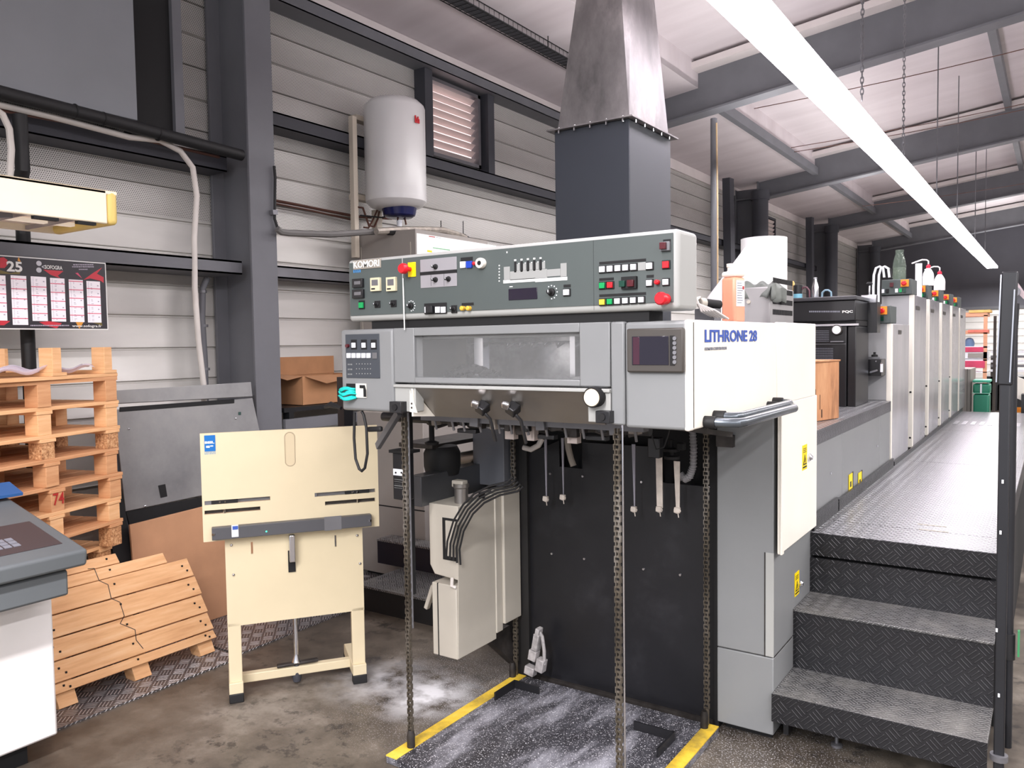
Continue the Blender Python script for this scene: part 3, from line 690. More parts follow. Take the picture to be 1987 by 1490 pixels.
q = MB(); p = top(.12, 1.0); q.obox(p+nup*.03, (.12, .3, .012), (0, .3, 0)); q.build('blue_folder', mat('blue_folder', (46, 92, 150), .5, var=0), t)

# grey cover sheets and fibreboard leaning on the wall
t = thing('machine_cover', (-4.1, 2.9, .03), 'big scuffed grey sheet-metal machine cover leaning behind the pallets', 'machine cover')
def cpx(x, y, off=0):
    Xp = -4.3; p = at(x, y, X=Xp)
    for _ in range(5): Xp = -4.115-.06*((p.z-.05)/1.35)+off; p = at(x, y, X=Xp)
    return p
def cpoly(nm, pts, m, off=0, th=.012): q = MB(); q.prism([cpx(x, y, off) for x, y in pts], (-th, 0, -th*.2)); return q.build(nm, m, t, bev=.002)
cpoly('main_sheet', [(222, 795), (490, 772), (518, 900), (518, 940), (388, 962), (244, 992)], SHEETM, .012)
cpoly('top_lip', [(220, 758), (487, 741), (490, 769), (224, 783)], SHEETM, .03, .02)
cpoly('slot', [(232, 790), (455, 774), (455, 782), (232, 799)], BLACKM, .016, .003)
cpoly('side_edge', [(222, 800), (243, 990), (262, 1070), (240, 1075), (226, 960)], STEELD, .0)
cpoly('lower_band', [(244, 992), (520, 940), (540, 990), (252, 1020)], BLACKM, .005)
cpoly('cut_out', [(307, 942), (321, 939), (325, 963), (312, 966)], BLACKM, .015, .003)
for p in ((281, 982), (250, 832), (457, 812)): MB().lathe(cpx(*p, .014), [(.005, 0), (.005, .004), (.002, .006)], 'X', 10).build('rivet', CHROME, t)
cpoly('clip', [(463, 799), (468, 799), (468, 805), (463, 805)], mat('dark_green', (40, 72, 66), .5, var=0), .016, .004)
q = MB(); q.hexa([(-4.07, 2.38, .01), (-4.07, 3.3, .01), (-4.055, 3.3, .01), (-4.055, 2.38, .01), (-4.09, 2.36, .66), (-4.09, 3.3, .7), (-4.075, 3.3, .7), (-4.075, 2.36, .66)])
tag(q.build('fibreboard_sheet', BOARD, bev=.002), 'brown fibreboard sheet leaning upright between the small pallet and punch stand', 'board')
tag(MB().bar((-4.03, 2.33, .01), (-4.2, 2.32, 1.1), .02, .1, (0, 1, 0)).build('dark_slat', BLACKM, bev=.003), 'black metal strip leaning right beside the pallet stack', 'strip')

# ---- cream punch stand
O = Vector((-3.038, 2.209, 0)); U = Vector((.587, .81, 0)).normalized(); Nn = Vector((.81, -.587, 0)).normalized(); Z = Vector((0, 0, 1))
def st(u, z, n=0): return O+U*u+Nn*n+Z*z
def sb(q, u0, u1, z0, z1, n0, n1): return q.hexa([st(u0, z0, n0), st(u1, z0, n0), st(u1, z0, n1), st(u0, z0, n1), st(u0, z1, n0), st(u1, z1, n0), st(u1, z1, n1), st(u0, z1, n1)])
def spx(x, y, n=0):
    d = RW @ Vector((x-CX, y-CY, FPX)); k = ((O+Nn*n)-EYE).dot(Nn)/d.dot(Nn); p = EYE+d*k; return ((p-O).dot(U), p.z)
t = thing('punch_stand', st(.29, 0), 'cream steel plate-punch stand on two legs, with blue sticker, on the concrete', 'stand')
# upper plate with slots
a = spx(388, 840); b = spx(730, 1021); pu0, pu1, pz0, pz1 = -.1, .675, .746, 1.225
holes = []
def slot(x0, y0, x1, y1): a = spx(x0, y0); b = spx(x1, y1); holes.append((a[0], b[0], (a[1]+b[1])/2-.009, (a[1]+b[1])/2+.009))
slot(397, 974, 524, 967); slot(397, 993, 505, 986); slot(610, 959, 727, 951); slot(630, 975, 727, 969)
def plate_with_holes(u0, u1, z0, z1, hs, n0, n1, nm, m):
    us = sorted({u0, u1, *[h[0] for h in hs], *[h[1] for h in hs]}); zs = sorted({z0, z1, *[h[2] for h in hs], *[h[3] for h in hs]})
    q = MB(); b_ = q.b; V = {}
    def vv(i, j, k):
        if (i, j, k) not in V: V[(i, j, k)] = b_.verts.new(st(us[i], zs[j], (n0, n1)[k]))
        return V[(i, j, k)]
    def solid(i, j):
        if not (0 <= i < len(us)-1 and 0 <= j < len(zs)-1): return False
        cu, cz = (us[i]+us[i+1])/2, (zs[j]+zs[j+1])/2
        return not any(h[0] < cu < h[1] and h[2] < cz < h[3] for h in hs)
    for i in range(len(us)-1):
        for j in range(len(zs)-1):
            if not solid(i, j): continue
            for k in (0, 1): b_.faces.new((vv(i, j, k), vv(i+1, j, k), vv(i+1, j+1, k), vv(i, j+1, k)))
            for (di, dj, e) in ((-1, 0, ((i, j), (i, j+1))), (1, 0, ((i+1, j), (i+1, j+1))), (0, -1, ((i, j), (i+1, j))), (0, 1, ((i, j+1), (i+1, j+1)))):
                if not solid(i+di, j+dj): b_.faces.new((vv(*e[0], 0), vv(*e[1], 0), vv(*e[1], 1), vv(*e[0], 1)))
    return q.build(nm, m, t)
up = plate_with_holes(pu0, pu1, pz0, pz1, [(h[0], h[1], h[2], h[3]) for h in holes], .0, .014, 'upper_plate', CREAM)
for i, h in enumerate(holes):
    q = MB()
    if i in (0, 2):
        w = h[1]-h[0]; m0 = h[0]+(.1*w if i == 0 else .5*w); sb(q, m0, m0+w*.4, h[2]+.001, h[3]-.001, -.004, .011); s_ = q.build('slider', BLACKM, t)
        for k in (.12, .2): MB().obox(st(m0+w*k, (h[2]+h[3])/2, .012), (.008, .008, .008)).build('slider_pin', CHROME, s_)
        q = MB(); sb(q, h[0]-.001, h[0]+.03 if i == 0 else h[0]+.01, h[2], h[3], .0, .01); sb(q, h[0], h[1], h[2], h[3], -.012, -.006); q.build('slot_backing', GALV, t)
    else: q = MB(); sb(q, h[0], h[1], h[2], h[3], -.012, -.006); q.build('slot_backing', DIRTM, t); MB().obox(st(h[0]+(h[1]-h[0])*(.35 if i == 1 else .65), (h[2]+h[3])/2, .012), (.008, .008, .016)).build('guide_pin', CHROME, t)
# handle recess: raised rim and oblong in darker cream, painted as its shade
hu, hz0 = spx(563, 903)[0], spx(563, 903)[1]; hz1 = spx(561, 838)[1]
pts = [st(hu+.022*math.cos(a_), (hz1-.022 if math.sin(a_) >= 0 else hz0+.022)+.022*math.sin(a_), .0145) for a_ in [i*PI/10 for i in range(20)]]
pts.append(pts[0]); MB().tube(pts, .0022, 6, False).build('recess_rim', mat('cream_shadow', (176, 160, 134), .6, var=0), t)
q = MB(); q.prism([p-Nn*.0008 for p in pts[:-1]], -Nn*.001+Nn*.0018); q.build('handle_recess', mat('cream_recess_shade', (206, 190, 158), .5, var=0), t)
# dark bar
a = spx(411, 1034); b = spx(721, 1010)
br_ = sb(MB(), spx(411, 1034, .05)[0], spx(721, 1008, .05)[0], .758, .812, .014, .05).build('dark_bar', mat('bar_grey', (78, 78, 82), .45, var=.02), t, bev=.002)
def lab(x0, y0, x1, y1, m, nm, n, par=t, th=.0012):
    a, b = spx(x0, y0, n), spx(x1, y1, n); return sb(MB(), a[0], b[0], b[1], a[1], n, n+th).build(nm, m, par)
bl = lab(449, 1019, 463, 1041, WHITEL, 'sticker', .0505, br_); lab(451, 1021, 462, 1027, BLUEL, 'sticker_mark', .052, br_); 
lab(629, 1003, 663, 1027, GALV, 'rating_plate', .0505, br_)
MB().lathe(st(spx(517, 1034, .052)[0], .777, .0515), [(.003, -.002), (.003, .003)], 'Z', 8).build('green_led', mat('green_led', (60, 230, 170), .4, var=0, emit=2), t)
for x in (414, 718): p = spx(x, 1030 if x < 500 else 1005, .052); MB().obox(st(p[0], .785, .0515), (.009, .009, .009)).build('bolt', CHROME, t)
bs = lab(396, 845, 418.5, 875, mat('sticker_blue', (0, 104, 180), .4, var=0), 'logo_sticker', .0145)
def stext(s, x0, yb_, x1, yt, m, bold=.01, n=.0162, par=t, nm='lettering'):
    a, b, c = spx(x0, yb_, n), spx(x1, yb_, n), spx(x0, yt, n); return text(nm, s, st(a[0], a[1], n), U, Z, b[0]-a[0], c[1]-a[1], m, par, bold, .0004)
stext('BEIL', 397.5, 861, 416, 856.5, WHITEL, .05)
q = MB(); a = spx(400, 869, .016); sb(q, a[0], a[0]+.015, a[1], a[1]+.009, .0162, .0166); a = spx(408, 866.5, .016); sb(q, a[0], a[0]+.012, a[1], a[1]+.005, .0162, .0166); q.build('logo_mark', WHITEL, t)
q = MB()
for k in range(3):
    r0 = random.Random(k); a = spx(397, 874+k*2.7+1.5, .0146); uu = a[0]
    while uu < a[0]+.046: w = r0.uniform(.002, .005); sb(q, uu, uu+w, a[1]-.0022, a[1]+.0022, .0142, .0148); uu += w+.0022
q.build('small_lettering', mat('pale_blue_print', (110, 150, 176), .5, var=0), t)
# lower panel, legs, crossbar, spindle
lw = plate_with_holes(-.012, .6, .345, .758, [(.098, .107, .665, .72), (.47, .479, .66, .715)], -.03, -.018, 'lower_panel', CREAM)
for u, z in ((.015, .715), (.02, .58), (.575, .705), (.585, .57)): MB().obox(st(u, z, -.017), (.012, .012, .012)).build('screw', CHROME, t, bev=.004)
for u0, u1 in ((-.012, .045), (.54, .6)):
    q = MB(); sb(q, u0, u1, .035, .36, -.05, -.018); sb(q, u0, u1, .35, .75, -.045, -.03); sb(q, u0-.002, u1+.002, .035, .09, -.3, .0); sb(q, u0, u1, .05, .7, -.3, -.24) if False else None
    lg = q.build('leg', CREAM, t, bev=.003)
    q = MB(); sb(q, u0-.003, u1+.003, 0, .042, -.04, .005); q.build('rubber_foot', RUB, lg, bev=.004)
    q = MB(); sb(q, u0-.003, u1+.003, 0, .042, -.32, -.28); q.build('rubber_foot', RUB, lg, bev=.004)
q = MB(); sb(q, .045, .54, .045, .085, -.14, -.1); q.build('crossbar', CREAM, t, bev=.003)
c = st(.29, 0, -.12); sp_ = MB().tube([(c.x, c.y, .05), (c.x, c.y, .42)], .011, 12).build('spindle', CHROME, t)
MB().lathe(c, [(.02, .1), (.022, .104), (.012, .13), (.01, .15)], 'Z', 14).build('collar', CHROME, sp_)
q = MB(); q.bar(c+U*-.09+Z*.095, c+U*.1+Z*.1, .03, .012); q.build('tommy_bar', DIRTM, sp_, bev=.003)
MB().lathe(c, [(.018, .01), (.022, .03), (.022, .05), (.012, .09)], 'Z', 14).build('foot_clamp', STEELD, sp_)
c2 = st(.275, 0, .03); q = MB(); sb(q, .262, .288, .62, .745, -.01, .03); q.build('centre_latch', CHROME, t, bev=.004); q = MB(); sb(q, .258, .29, .565, .665, -.017, -.012); q.build('latch_slot', BLACKM, t)

# ---- shelf with cardboard box beyond the first column
a = at(543, 790, X=-4.3); b = at(662, 768, X=-4.3)
t = thing('shelf_table', (-4.35, 4.2, 0), 'dark steel shelf against the wall carrying an open cardboard box', 'shelf')
zs = a.z; bx('top_board', -4.58, -4.2, 3.52, 4.47, zs-.03, zs, BLACK, t); bx('front_rail', -4.22, -4.19, 3.52, 4.47, zs-.15, zs-.075, STEELG, t)
for y in (3.56, 4.42): bx('leg', -4.26, -4.2, y, y+.04, 0, zs-.03, BLACK, t)
bx('back_leg', -4.56, -4.5, 3.54, 3.58, 0, zs, BLACK, t)
t = thing('cardboard_box', (-4.35, 4.15, zs), 'open brown cardboard box tipped on the dark shelf behind the press', 'box')
bxs = MB(); 
P0, P1, P2 = at(567, 782, X=-4.24), at(608, 785, X=-4.24), at(656, 772, X=-4.24)
y0, y1 = 3.72, 4.3; h = .2
q = MB(); q.box(-4.25, -4.245, y0, y1, zs+.01, zs+h).box(-4.56, -4.555, y0, y1, zs+.01, zs+h).box(-4.56, -4.245, y0, y0+.005, zs+.01, zs+h).box(-4.56, -4.245, y1-.005, y1, zs+.01, zs+h).box(-4.56, -4.245, y0, y1, zs+.005, zs+.011); q.build('carton', CARD, t)
q = MB(); q.hexa([(-4.56, y0, zs+h), (-4.245, y0, zs+h), (-4.245, y0+.005, zs+h), (-4.56, y0+.005, zs+h), (-4.56, y0-.1, zs+h+.03), (-4.245, y0-.13, zs+h-.02), (-4.245, y0-.125, zs+h-.02), (-4.56, y0-.095, zs+h+.03)]); q.build('flap', CARD, t)
q = MB(); q.hexa([(-4.25, y0+.02, zs+h), (-4.25, y1, zs+h), (-4.245, y1, zs+h), (-4.245, y0+.02, zs+h), (-4.12, y0+.1, zs+h-.05), (-4.12, y1, zs+h+.01), (-4.115, y1, zs+h+.01), (-4.115, y0+.1, zs+h-.05)]); q.build('flap', CARD, t)
q = MB(); q.box(-4.56, -4.55, y0+.05, y1, zs+h, zs+h+.13); q.build('raised_flap', CARD, t); bx('tape', -4.244, -4.242, 4.18, 4.25, zs+.01, zs+h, mat('parcel_tape', (160, 122, 92), .3, var=0), t)
# warm grey cabinet behind the punch stand
t = thing('grey_cabinet', (-3.7, 4.2, 0), 'tall warm-grey cabinet standing between punch stand and press', 'cabinet')
bx('body', -4.02, -3.42, 4.0, 4.5, .03, 1.14, GREYBG, t, .004); bx('plinth', -3.98, -3.44, 4.03, 4.45, 0, .03, BLACKM, t); bx('seam', -3.9, -3.42, 3.998, 4.002, .5, .508, BLACKM, t)

# ---- water heater and its wall bracket
hx = -4.27; hc = at(767, 300, X=hx); rr = 59/FPX*((RW.inverted() @ (hc-EYE)).z); zt = at(767, 196, X=hx).z; zbm = at(767, 404, X=hx).z
t = thing('water_heater', (hc.x, hc.y, zbm-.08), 'white cylindrical electric water heater hung high on the wall', 'water heater')
HW = mat('heater_white', (222, 221, 220), .3, var=.02)
MB().lathe((hc.x, hc.y, 0), [(rr*.5, zt+.0), (rr*.8, zt-.012), (rr*.97, zt-.05), (rr, zt-.07), (rr, zbm+.075)][::-1], 'Z', 48).build('tank', HW, t)
MB().lathe((hc.x, hc.y, 0), [(rr*.62, zbm-.01), (rr*.85, zbm+.01), (rr*.99, zbm+.045), (rr*1.005, zbm+.07), (rr, zbm+.082)], 'Z', 48).build('bottom_ring', HW, t)
MB().lathe((hc.x+.03, hc.y-.0, 0), [(rr*.42, zbm-.075), (rr*.52, zbm-.06), (rr*.58, zbm+.0)], 'Z', 36).build('blue_cap', mat('navy_plastic', (18, 24, 78), .25, var=0), t)
dcam = (EYE-hc); dcam.z = 0; dcam.normalize(); rt = Vector((-dcam.y, dcam.x, 0)); rt = rt if rt.dot(RW @ Vector((1, 0, 0))) > 0 else -rt
lp_ = hc+dcam*rr*.74+rt*rr*.72; lz = at(808, 258, X=hx).z
q = MB(); tn = (rt*.74-dcam*.72).normalized(); o_ = Vector((lp_.x, lp_.y, lz-.02))
for a_, b_ in (((-.018, 0), (-.018, .05)), ((-.018, .005), (.018, .005)), ((.018, 0), (.018, .028)), ((-.018, .028), (.018, .028)), ((0, .03), (.012, .045)), ((0, 0), (0, .02))):
    q.bar(o_+tn*a_[0]+Z*a_[1], o_+tn*b_[0]+Z*(b_[1]+.004), .006, .01)
q.build('red_logo', BTNR, t)
t = thing('heater_bracket', (-4.5, 4.45, 2.3), 'pale upright steel bracket rail left of the water heater', 'bracket')
BR = mat('bracket_cream', (200, 190, 174), .5, var=.04)
a = at(684, 226, X=-4.5); b = at(690, 500, X=-4.5)
q = MB(); q.bar((-4.42, at(684, 226, X=-4.42).y, at(684, 226, X=-4.42).z), (-4.42, at(690, 500, X=-4.42).y, at(690, 500, X=-4.42).z), .045, .045, (1, 0, 0)); q.build('upright', BR, t, bev=.003)
for yy in (228, 270, 382):
    c = at(684, yy, X=-4.5); MB().box(-4.54, -4.46, c.y, c.y+.22, c.z-.02, c.z+.02).build('arm', BR, t, bev=.002)
a = at(731, 408, X=-4.5); bx('short_upright', -4.53, -4.47, a.y-.03, a.y+.03, 2.25, a.z, BR, t, .003)
def wires(nm, pxs, X, r, m, par=None): return MB().tube([at(x, y, X=X) for x, y in pxs], r, 8).build(nm, m, par)
t = thing('copper_pipework', (-4.45, 4.4, 2.4), 'tangle of brown copper pipes under the water heater', 'pipework')
wires('wall_run', [(528, 388), (600, 402), (690, 420), (760, 424)], -4.55, .011, COPPER, t); wires('wall_run', [(528, 394), (600, 408), (690, 428)], -4.55, .007, COPPER, t)
wires('loop', [(694, 402), (704, 403), (710, 420), (716, 438), (726, 440), (733, 425), (736, 410)], -4.4, .008, COPPER, t); wires('loop', [(733, 406), (730, 412), (722, 430), (715, 442), (706, 441)], -4.4, .007, COPPER, t)
wires('loop', [(772, 428), (772, 420), (778, 418), (786, 426), (788, 436)], -4.25, .007, COPPER, t); wires('cross_run', [(700, 418), (740, 422), (770, 416)], -4.35, .006, BLACKM, t)
c = at(775, 432, X=-4.25); MB().lathe((c.x, c.y, c.z-.03), [(.02, 0), (.022, .05)], 'Z', 12).build('white_fitting', BTNW, t)
t = thing('flue_pipe', at(560, 440, X=-4.3), 'fat grey pipe crossing the wall from the first column to above the press console', 'pipe')
wires('thin_drop', [(532, 322), (534, 345), (533, 425), (540, 446)], -4.18, .009, RUB, t); wires('grey_run', [(538, 444), (545, 450), (560, 452), (640, 455), (735, 449)], -4.15, .022, mat('grey_hose', (112, 110, 108), .6, var=.1), t)
wires('foil_run', [(730, 449), (780, 446), (830, 446), (860, 447), (890, 456), (903, 462)], -4.1, .026, mat('foil_wrap', (176, 168, 158), .35, .5, var=.2, vs=20), t)
wires('dark_sleeve', [(752, 449), (790, 450)], -4.1, .028, BLACKM, t); wires('dark_end', [(900, 458), (912, 466)], -4.1, .02, RUB, t)
for x in (856, 899): c = at(x, 450, X=-4.1); MB().tube([(c.x, c.y-.002, c.z-.05), (c.x, c.y, c.z+.09)], .004, 6).build('tie', BLACKM, t)
MB().bar(at(527, 412, X=-4.18), at(536, 412, X=-4.18), .03, .03).build('clamp', GALV, t)
a = at(694, 449, Y=4.5); b = at(806, 452, Y=4.5); CXW = b.x
t = thing('notice_cabinet', (b.x, 4.5, 0), 'tall grey metal cabinet with a bright white notice, behind the press console', 'cabinet')
bx('body', a.x, b.x, 4.5, 5.4, 0, (a.z+b.z)/2, GREYBG, t, .004)
c = at(962, 475, X=CXW); bx('white_notice', CXW, CXW+.004, 4.51, c.y, b.z-.5, b.z, mat('white_poster', (244, 246, 244), .4, var=0), t)
for x in (701, 797): p = at(x, 500, Y=4.499); bx('panel_seam', p.x-.003, p.x+.003, 4.497, 4.501, .5, b.z-.06, BEIGE, t)
for (x0, y0, x1, y1, m) in ((832, 457.5, 844, 461, REDL), (846, 460, 855, 462, GREYL), (840, 480, 873, 486, mat('notice_green', (90, 180, 110), .5, var=0)), (829, 485, 838, 490, YEL)):
    aa, bb = at(x0, y0, X=CXW+.004), at(x1, y1, X=CXW+.004); bx('notice_print', CXW+.004, CXW+.0055, aa.y, bb.y, bb.z, aa.z, m, t)

# ================================================================== PRESS: DELIVERY END
YB = 2.2; XR = -0.872; XL = -2.29; ZT = 1.66; ZL = 1.35; YE = 3.66
t = thing('printing_press', (-1.6, 3.0, 0), 'big grey and white sheet-fed offset printing press, delivery end with control console', 'printing press')
PR = t
# upper body: front built round the sheet window
wx0, wx1, wz0, wz1 = F(803, 652, 1125, 737, YB)
m0 = at(764, 700, Y=YB).x; m1 = at(1184, 700, Y=YB).x; m2 = at(1212, 700, Y=YB).x
zlow = at(975, 748, Y=YB).z
q = MB(); q.box(XL, m0-.002, YB, YB+.06, ZL, ZT); lf = q.build('left_front_panel', PRESS, PR, bev=.012, seg=3)
q = MB(); q.box(m0+.001, wx0, YB, YB+.05, zlow+.003, ZT).box(wx1, m1-.001, YB, YB+.05, zlow+.003, ZT).box(wx0, wx1, YB, YB+.05, zlow+.003, wz0).box(wx0, wx1, YB, YB+.05, wz1, ZT)
fr = q.build('window_surround', PRESS, PR, bev=.003)
MB().box(m1+.001, m2-.001, YB, YB+.06, ZL-.005, ZT).build('narrow_front_panel', PRESS, PR, bev=.006)
rf = MB().box(m2+.001, XR-.008, YB, YB+.06, ZL-.012, ZT-.002).build('right_front_panel', PRESS, PR, bev=.01, seg=3)
q = MB(); q.box(m0, wx0, YB+.002, YB+.05, ZL+.005, zlow-.003).box(at(1140, 780, Y=YB).x, m1-.001, YB+.002, YB+.05, ZL, zlow-.003).box(m0, m1, YB+.002, YB+.05, at(975, 758, Y=YB).z, zlow-.003)
q.build('lower_front_frame', PRESSL, PR, bev=.003)
# housing behind
q = MB(); q.box(XL, XR-.01, YB+.06, YE, ZT-.04, ZT).box(XL, XL+.02, YB+.05, YE, ZL, ZT).box(XL+.02, m0-.02, YB+.06, YB+.4, ZL, ZT-.05).box(m1+.02, XR-.02, YB+.06, YB+.4, ZL, ZT-.05); q.build('housing', PRESS, PR)
q = MB(); q.box(m0, m1, YB+.44, YB+.46, ZL, ZT-.04).box(m0, m1, YB+.05, YB+.45, zlow-.01, zlow); q.build('inner_tray', INNERM, PR)
pane = bx('window_pane', wx0+.001, wx1-.001, YB+.012, YB+.016, wz0+.001, wz1-.001, GLASS, PR)
q = MB(); q.box(wx0+.12, wx0+.16, YB+.2, YB+.24, wz0, wz1).box(wx1-.15, wx1-.13, YB+.2, YB+.24, wz0, wz1); q.build('inner_posts', CHROME, PR)
q = MB()
for i in range(9): x = wx0+.2+i*.055; q.tube([(x, YB+.3, wz1-.03), (x+.015, YB+.28, wz1-.045), (x+.03, YB+.3, wz1-.03)], .006, 6)
q.cyl((wx0+.02, YB+.3, wz1-.03), (wx1-.02, YB+.3, wz1-.03), .005, 8); q.build('gripper_bar', CHROME, PR)
rb2 = random.Random(4); q = MB()
for k in range(22):
    p = at(872+k*4.4, 729-17*math.sin(PI*k/21)*rb2.uniform(.3, 1), Y=YB+.2); q.obox(p, (.035, .03, .016), (rb2.uniform(-.6, .6), rb2.uniform(-.7, .7), 0))
q.build('dark_pieces', BLACKM, PR, bev=.004)  # small dark pieces heaped behind the window
# stainless chute under the window
cx0, cx1 = at(800, 780, Y=YB).x, at(1140, 780, Y=YB).x
za = at(970, 757, Y=YB).z
q = MB(); q.hexa([(cx0, YB+.12, ZL-.02), (cx1, YB+.12, ZL-.02), (cx1, YB+.13, ZL-.02), (cx0, YB+.13, ZL-.02), (cx0, YB+.002, za), (cx1, YB+.002, za), (cx1, YB+.012, za), (cx0, YB+.012, za)]); ch = q.build('stainless_chute', STAIN, PR)
q = MB(); q.prism([(cx0, YB-.004, za-.002), (cx0, YB-.004, ZL-.01), (cx0, YB+.12, ZL-.02)], (.006, 0, 0)); 
q.build('cheek_plate', WHITE, PR)
q = MB(); q.prism([at(795, 757, Y=YB-.003), at(809, 801, Y=YB-.003), at(795, 799, Y=YB-.003)], (0, .004, 0)); q.build('white_gusset', WHITE, PR)
for yy in (783, 791): c = at(799, yy, Y=YB-.004); MB().lathe(c, [(.004, .001), (.004, -.001)], 'Y', 10).build('bolt', DIRTM, PR)
q = MB(); q.box(at(765, 750, Y=YB).x, at(1184, 750, Y=YB).x, YB-.006, YB+.01, at(975, 756.5, Y=YB).z, zlow-.004); q.build('bright_lip', CHROME if False else PRESSL, PR, bev=.002)
# side cover
q = MB(); ys = at(1508, 700, X=XR).y
q.box(XR-.012, XR, YB+.02, ys-.003, ZL-.012, ZT); q.build('side_cover', WHITE, PR, bev=.006)
q = MB(); q.box(XR-.012, XR, ys+.003, YE, ZL, ZT+.004); q.box(XR-.012, XR, 3.12, YE+.03, .765, ZL+.001); dr = q.build('side_door', WHITE, PR, bev=.004)
MB().box(XR, XR+.008, 3.115, 3.145, .765, ZL).build('door_edge', WHITE, PR, bev=.002)
q = MB(); q.box(XR-.02, XR+.0, YB+.0, YB+.04, ZL-.014, ZT); q.build('corner_strip', WHITE, PR, bev=.008, seg=3)
a, b, c = at(1367, 665.5, X=XR), at(1468, 665.5, X=XR), at(1367, 640.5, X=XR); A0 = Vector((XR+.0005, a.y, (a.z+at(1468, 661, X=XR).z)/2))
text('lettering', 'LITHRONE 28', A0, (0, 1, 0), (0, 0, 1), b.y-a.y, c.z-a.z, BLUEL, dr, .026)
a, b, c = at(1367, 680, X=XR), at(1409, 680, X=XR), at(1367, 674, X=XR); text('small_lettering', 'KOMORI CORPORATION', (XR+.0005, a.y, a.z), (0, 1, 0), (0, 0, 1), b.y-a.y, c.z-a.z, GREYL, dr, .02)
def sticker(p, w, h, X, par, nm='warning_sticker'):
    s_ = bx(nm, X, X+.0015, p.y-w/2, p.y+w/2, p.z-h/2, p.z+h/2, YEL, par)
    q = MB(); q.prism([(X+.002, p.y-w*.38, p.z-h*.3), (X+.002, p.y+w*.38, p.z-h*.3), (X+.002, p.y, p.z+h*.12)], (.0006, 0, 0)); q.box(X+.0015, X+.0025, p.y-w*.4, p.y+w*.4, p.z-h*.42, p.z-h*.36); q.build('black_triangle', BLACKL, s_)
    q = MB(); q.prism([(X+.003, p.y-w*.24, p.z-h*.24), (X+.003, p.y+w*.24, p.z-h*.24), (X+.003, p.y, p.z+h*.03)], (.0004, 0, 0)); q.build('yellow_field', YEL, s_)
    q = MB(); q.bar((X+.0038, p.y+w*.05, p.z-h*.02), (X+.0038, p.y-w*.05, p.z-h*.2), .001, .008, (0, 1, 0)); [q.box(X+.0015, X+.0022, p.y-w*.36, p.y+w*.3, p.z+h*(.2+.07*k), p.z+h*(.225+.07*k)) for k in range(3)]; q.build('print', BLACKL, s_)
sticker(at(1561, 887, X=XR), .075, .105, XR, PR)
c = at(1569.5, 887, X=XR); MB().lathe(c, [(.016, 0), (.016, .006), (.01, .012), (.009, .016)], 'X', 18).build('round_lock', CHROME, PR)

# column below
YC = 3.13; cx0_, cx1_ = -1.128, -.9
zs1 = .348; zg = .036
MB().box(cx0_, cx1_, YC, 3.7, zs1+.002, ZL+.02).build('column_cover', PRESS, PR, bev=.004)
MB().box(cx0_, cx1_, YC, 3.7, zg, zs1-.002).build('column_base_cover', PRESS, PR, bev=.004)
MB().box(cx0_+.02, cx1_-.02, YC+.05, 3.7, 0, zg).build('plinth', BLACKM, PR)
bx('seam', cx1_-.036, cx1_-.032, YC-.0015, YC+.002, zs1, .765, DIRTM, PR); bx('corner_post', cx1_-.03, cx1_+.001, YC-.002, YC+.002, zs1+.004, .765, PRESSL, PR); 
q = MB(); q.box(cx1_-.001, cx1_+.001, YC+.01, 3.4, zs1-.001, zs1+.001); q.build('seam', DIRTM, PR)
sticker(at(1546, 1132, X=cx1_+.0005), .07, .1, cx1_+.0005, PR); c = at(1552, 1132, X=cx1_); MB().lathe(c, [(.014, 0), (.014, .006), (.008, .014)], 'X', 16).build('round_lock', CHROME, PR)
bx('column_black_strip', cx0_-.06, cx0_, YC+.02, 3.6, 0, ZL, BLACKM, PR)  # black strip between the column and the rear chain
MB().box(*F(1391, 843, 1423, 868, YC-.02)[:2], YC-.03, YC, *F(1391, 843, 1423, 868, YC-.02)[2:]).build('top_bracket', DIRTM, PR)

# ---- console
K = -2.24; K1 = -.907; KZ0, KZ1 = 1.69, 1.923; YK = 2.2
q = MB(); q.box(-1.6, -1.0, YE, 3.8, 1.4, ZT).box(-1.6, -1.07, 3.8, 4.06, 1.4, ZT); q.build('rear_housing', PRESS, PR)
t = PR
cs = MB().box(K, K1+.002, YK, YK+.15, KZ0, KZ1).build('control_console', PRESSL, PR, bev=.014, seg=4)
a = MB(); a.box(K+.012, K1-.014, YK-.003, YK+.002, KZ0+.022, KZ1-.012); face = a.build('face_panel', CONS, cs)
q = MB(); q.box(K+.1, K1-.1, YK+.02, YK+.12, ZT, KZ0); q.build('console_neck', BLACKM, PR)
YF_ = YK-.003
def fb(nm, x0, y0, x1, y1, m, d=.006, par=cs, bev=0.001, back=0.0):
    X0, X1, Z0, Z1 = F(x0, y0, x1, y1, YF_); return MB().box(X0, X1, YF_-d, YF_-back, Z0, Z1).build(nm, m, par, bev)
def c1(x, y): return 640+x*.2013, 430+y*.2013          # crop coordinates of my close-ups
def c2(x, y): return 1000+x*.2013, 430+y*.2013
def fbc(nm, cf, x0, y0, x1, y1, m, d=.006, **k): a = cf(x0, y0); b = cf(x1, y1); return fb(nm, *a, *b, m, d, **k)
fb('panel_seam', 781.5, 500, 782.5, 620, PRESSL, .001); fb('panel_seam', 1151.5, 466, 1152.5, 602, BLACKM, .001)
X0, X1, Z0, Z1 = F(686, 506.5, 740, 518, YF_)
fb('name_plate', 686, 506, 740, 519, mat('name_plate', (150, 144, 134), .4, var=0), .003)
text('lettering', 'KOMORI', (X0+.004, YF_-.0032, Z0+.003), (1, 0, 0), (0, 0, 1), X1-X0-.01, Z1-Z0-.006, WHITEL, cs, .018, .0015)
X0, X1, Z0, Z1 = F(686, 523.5, 705, 529.5, YF_); q = MB()
for k in range(4): q.box(X0+k*.0105, X0+k*.0105+.006, YF_-.001, YF_, Z0+.003, Z1-.001)
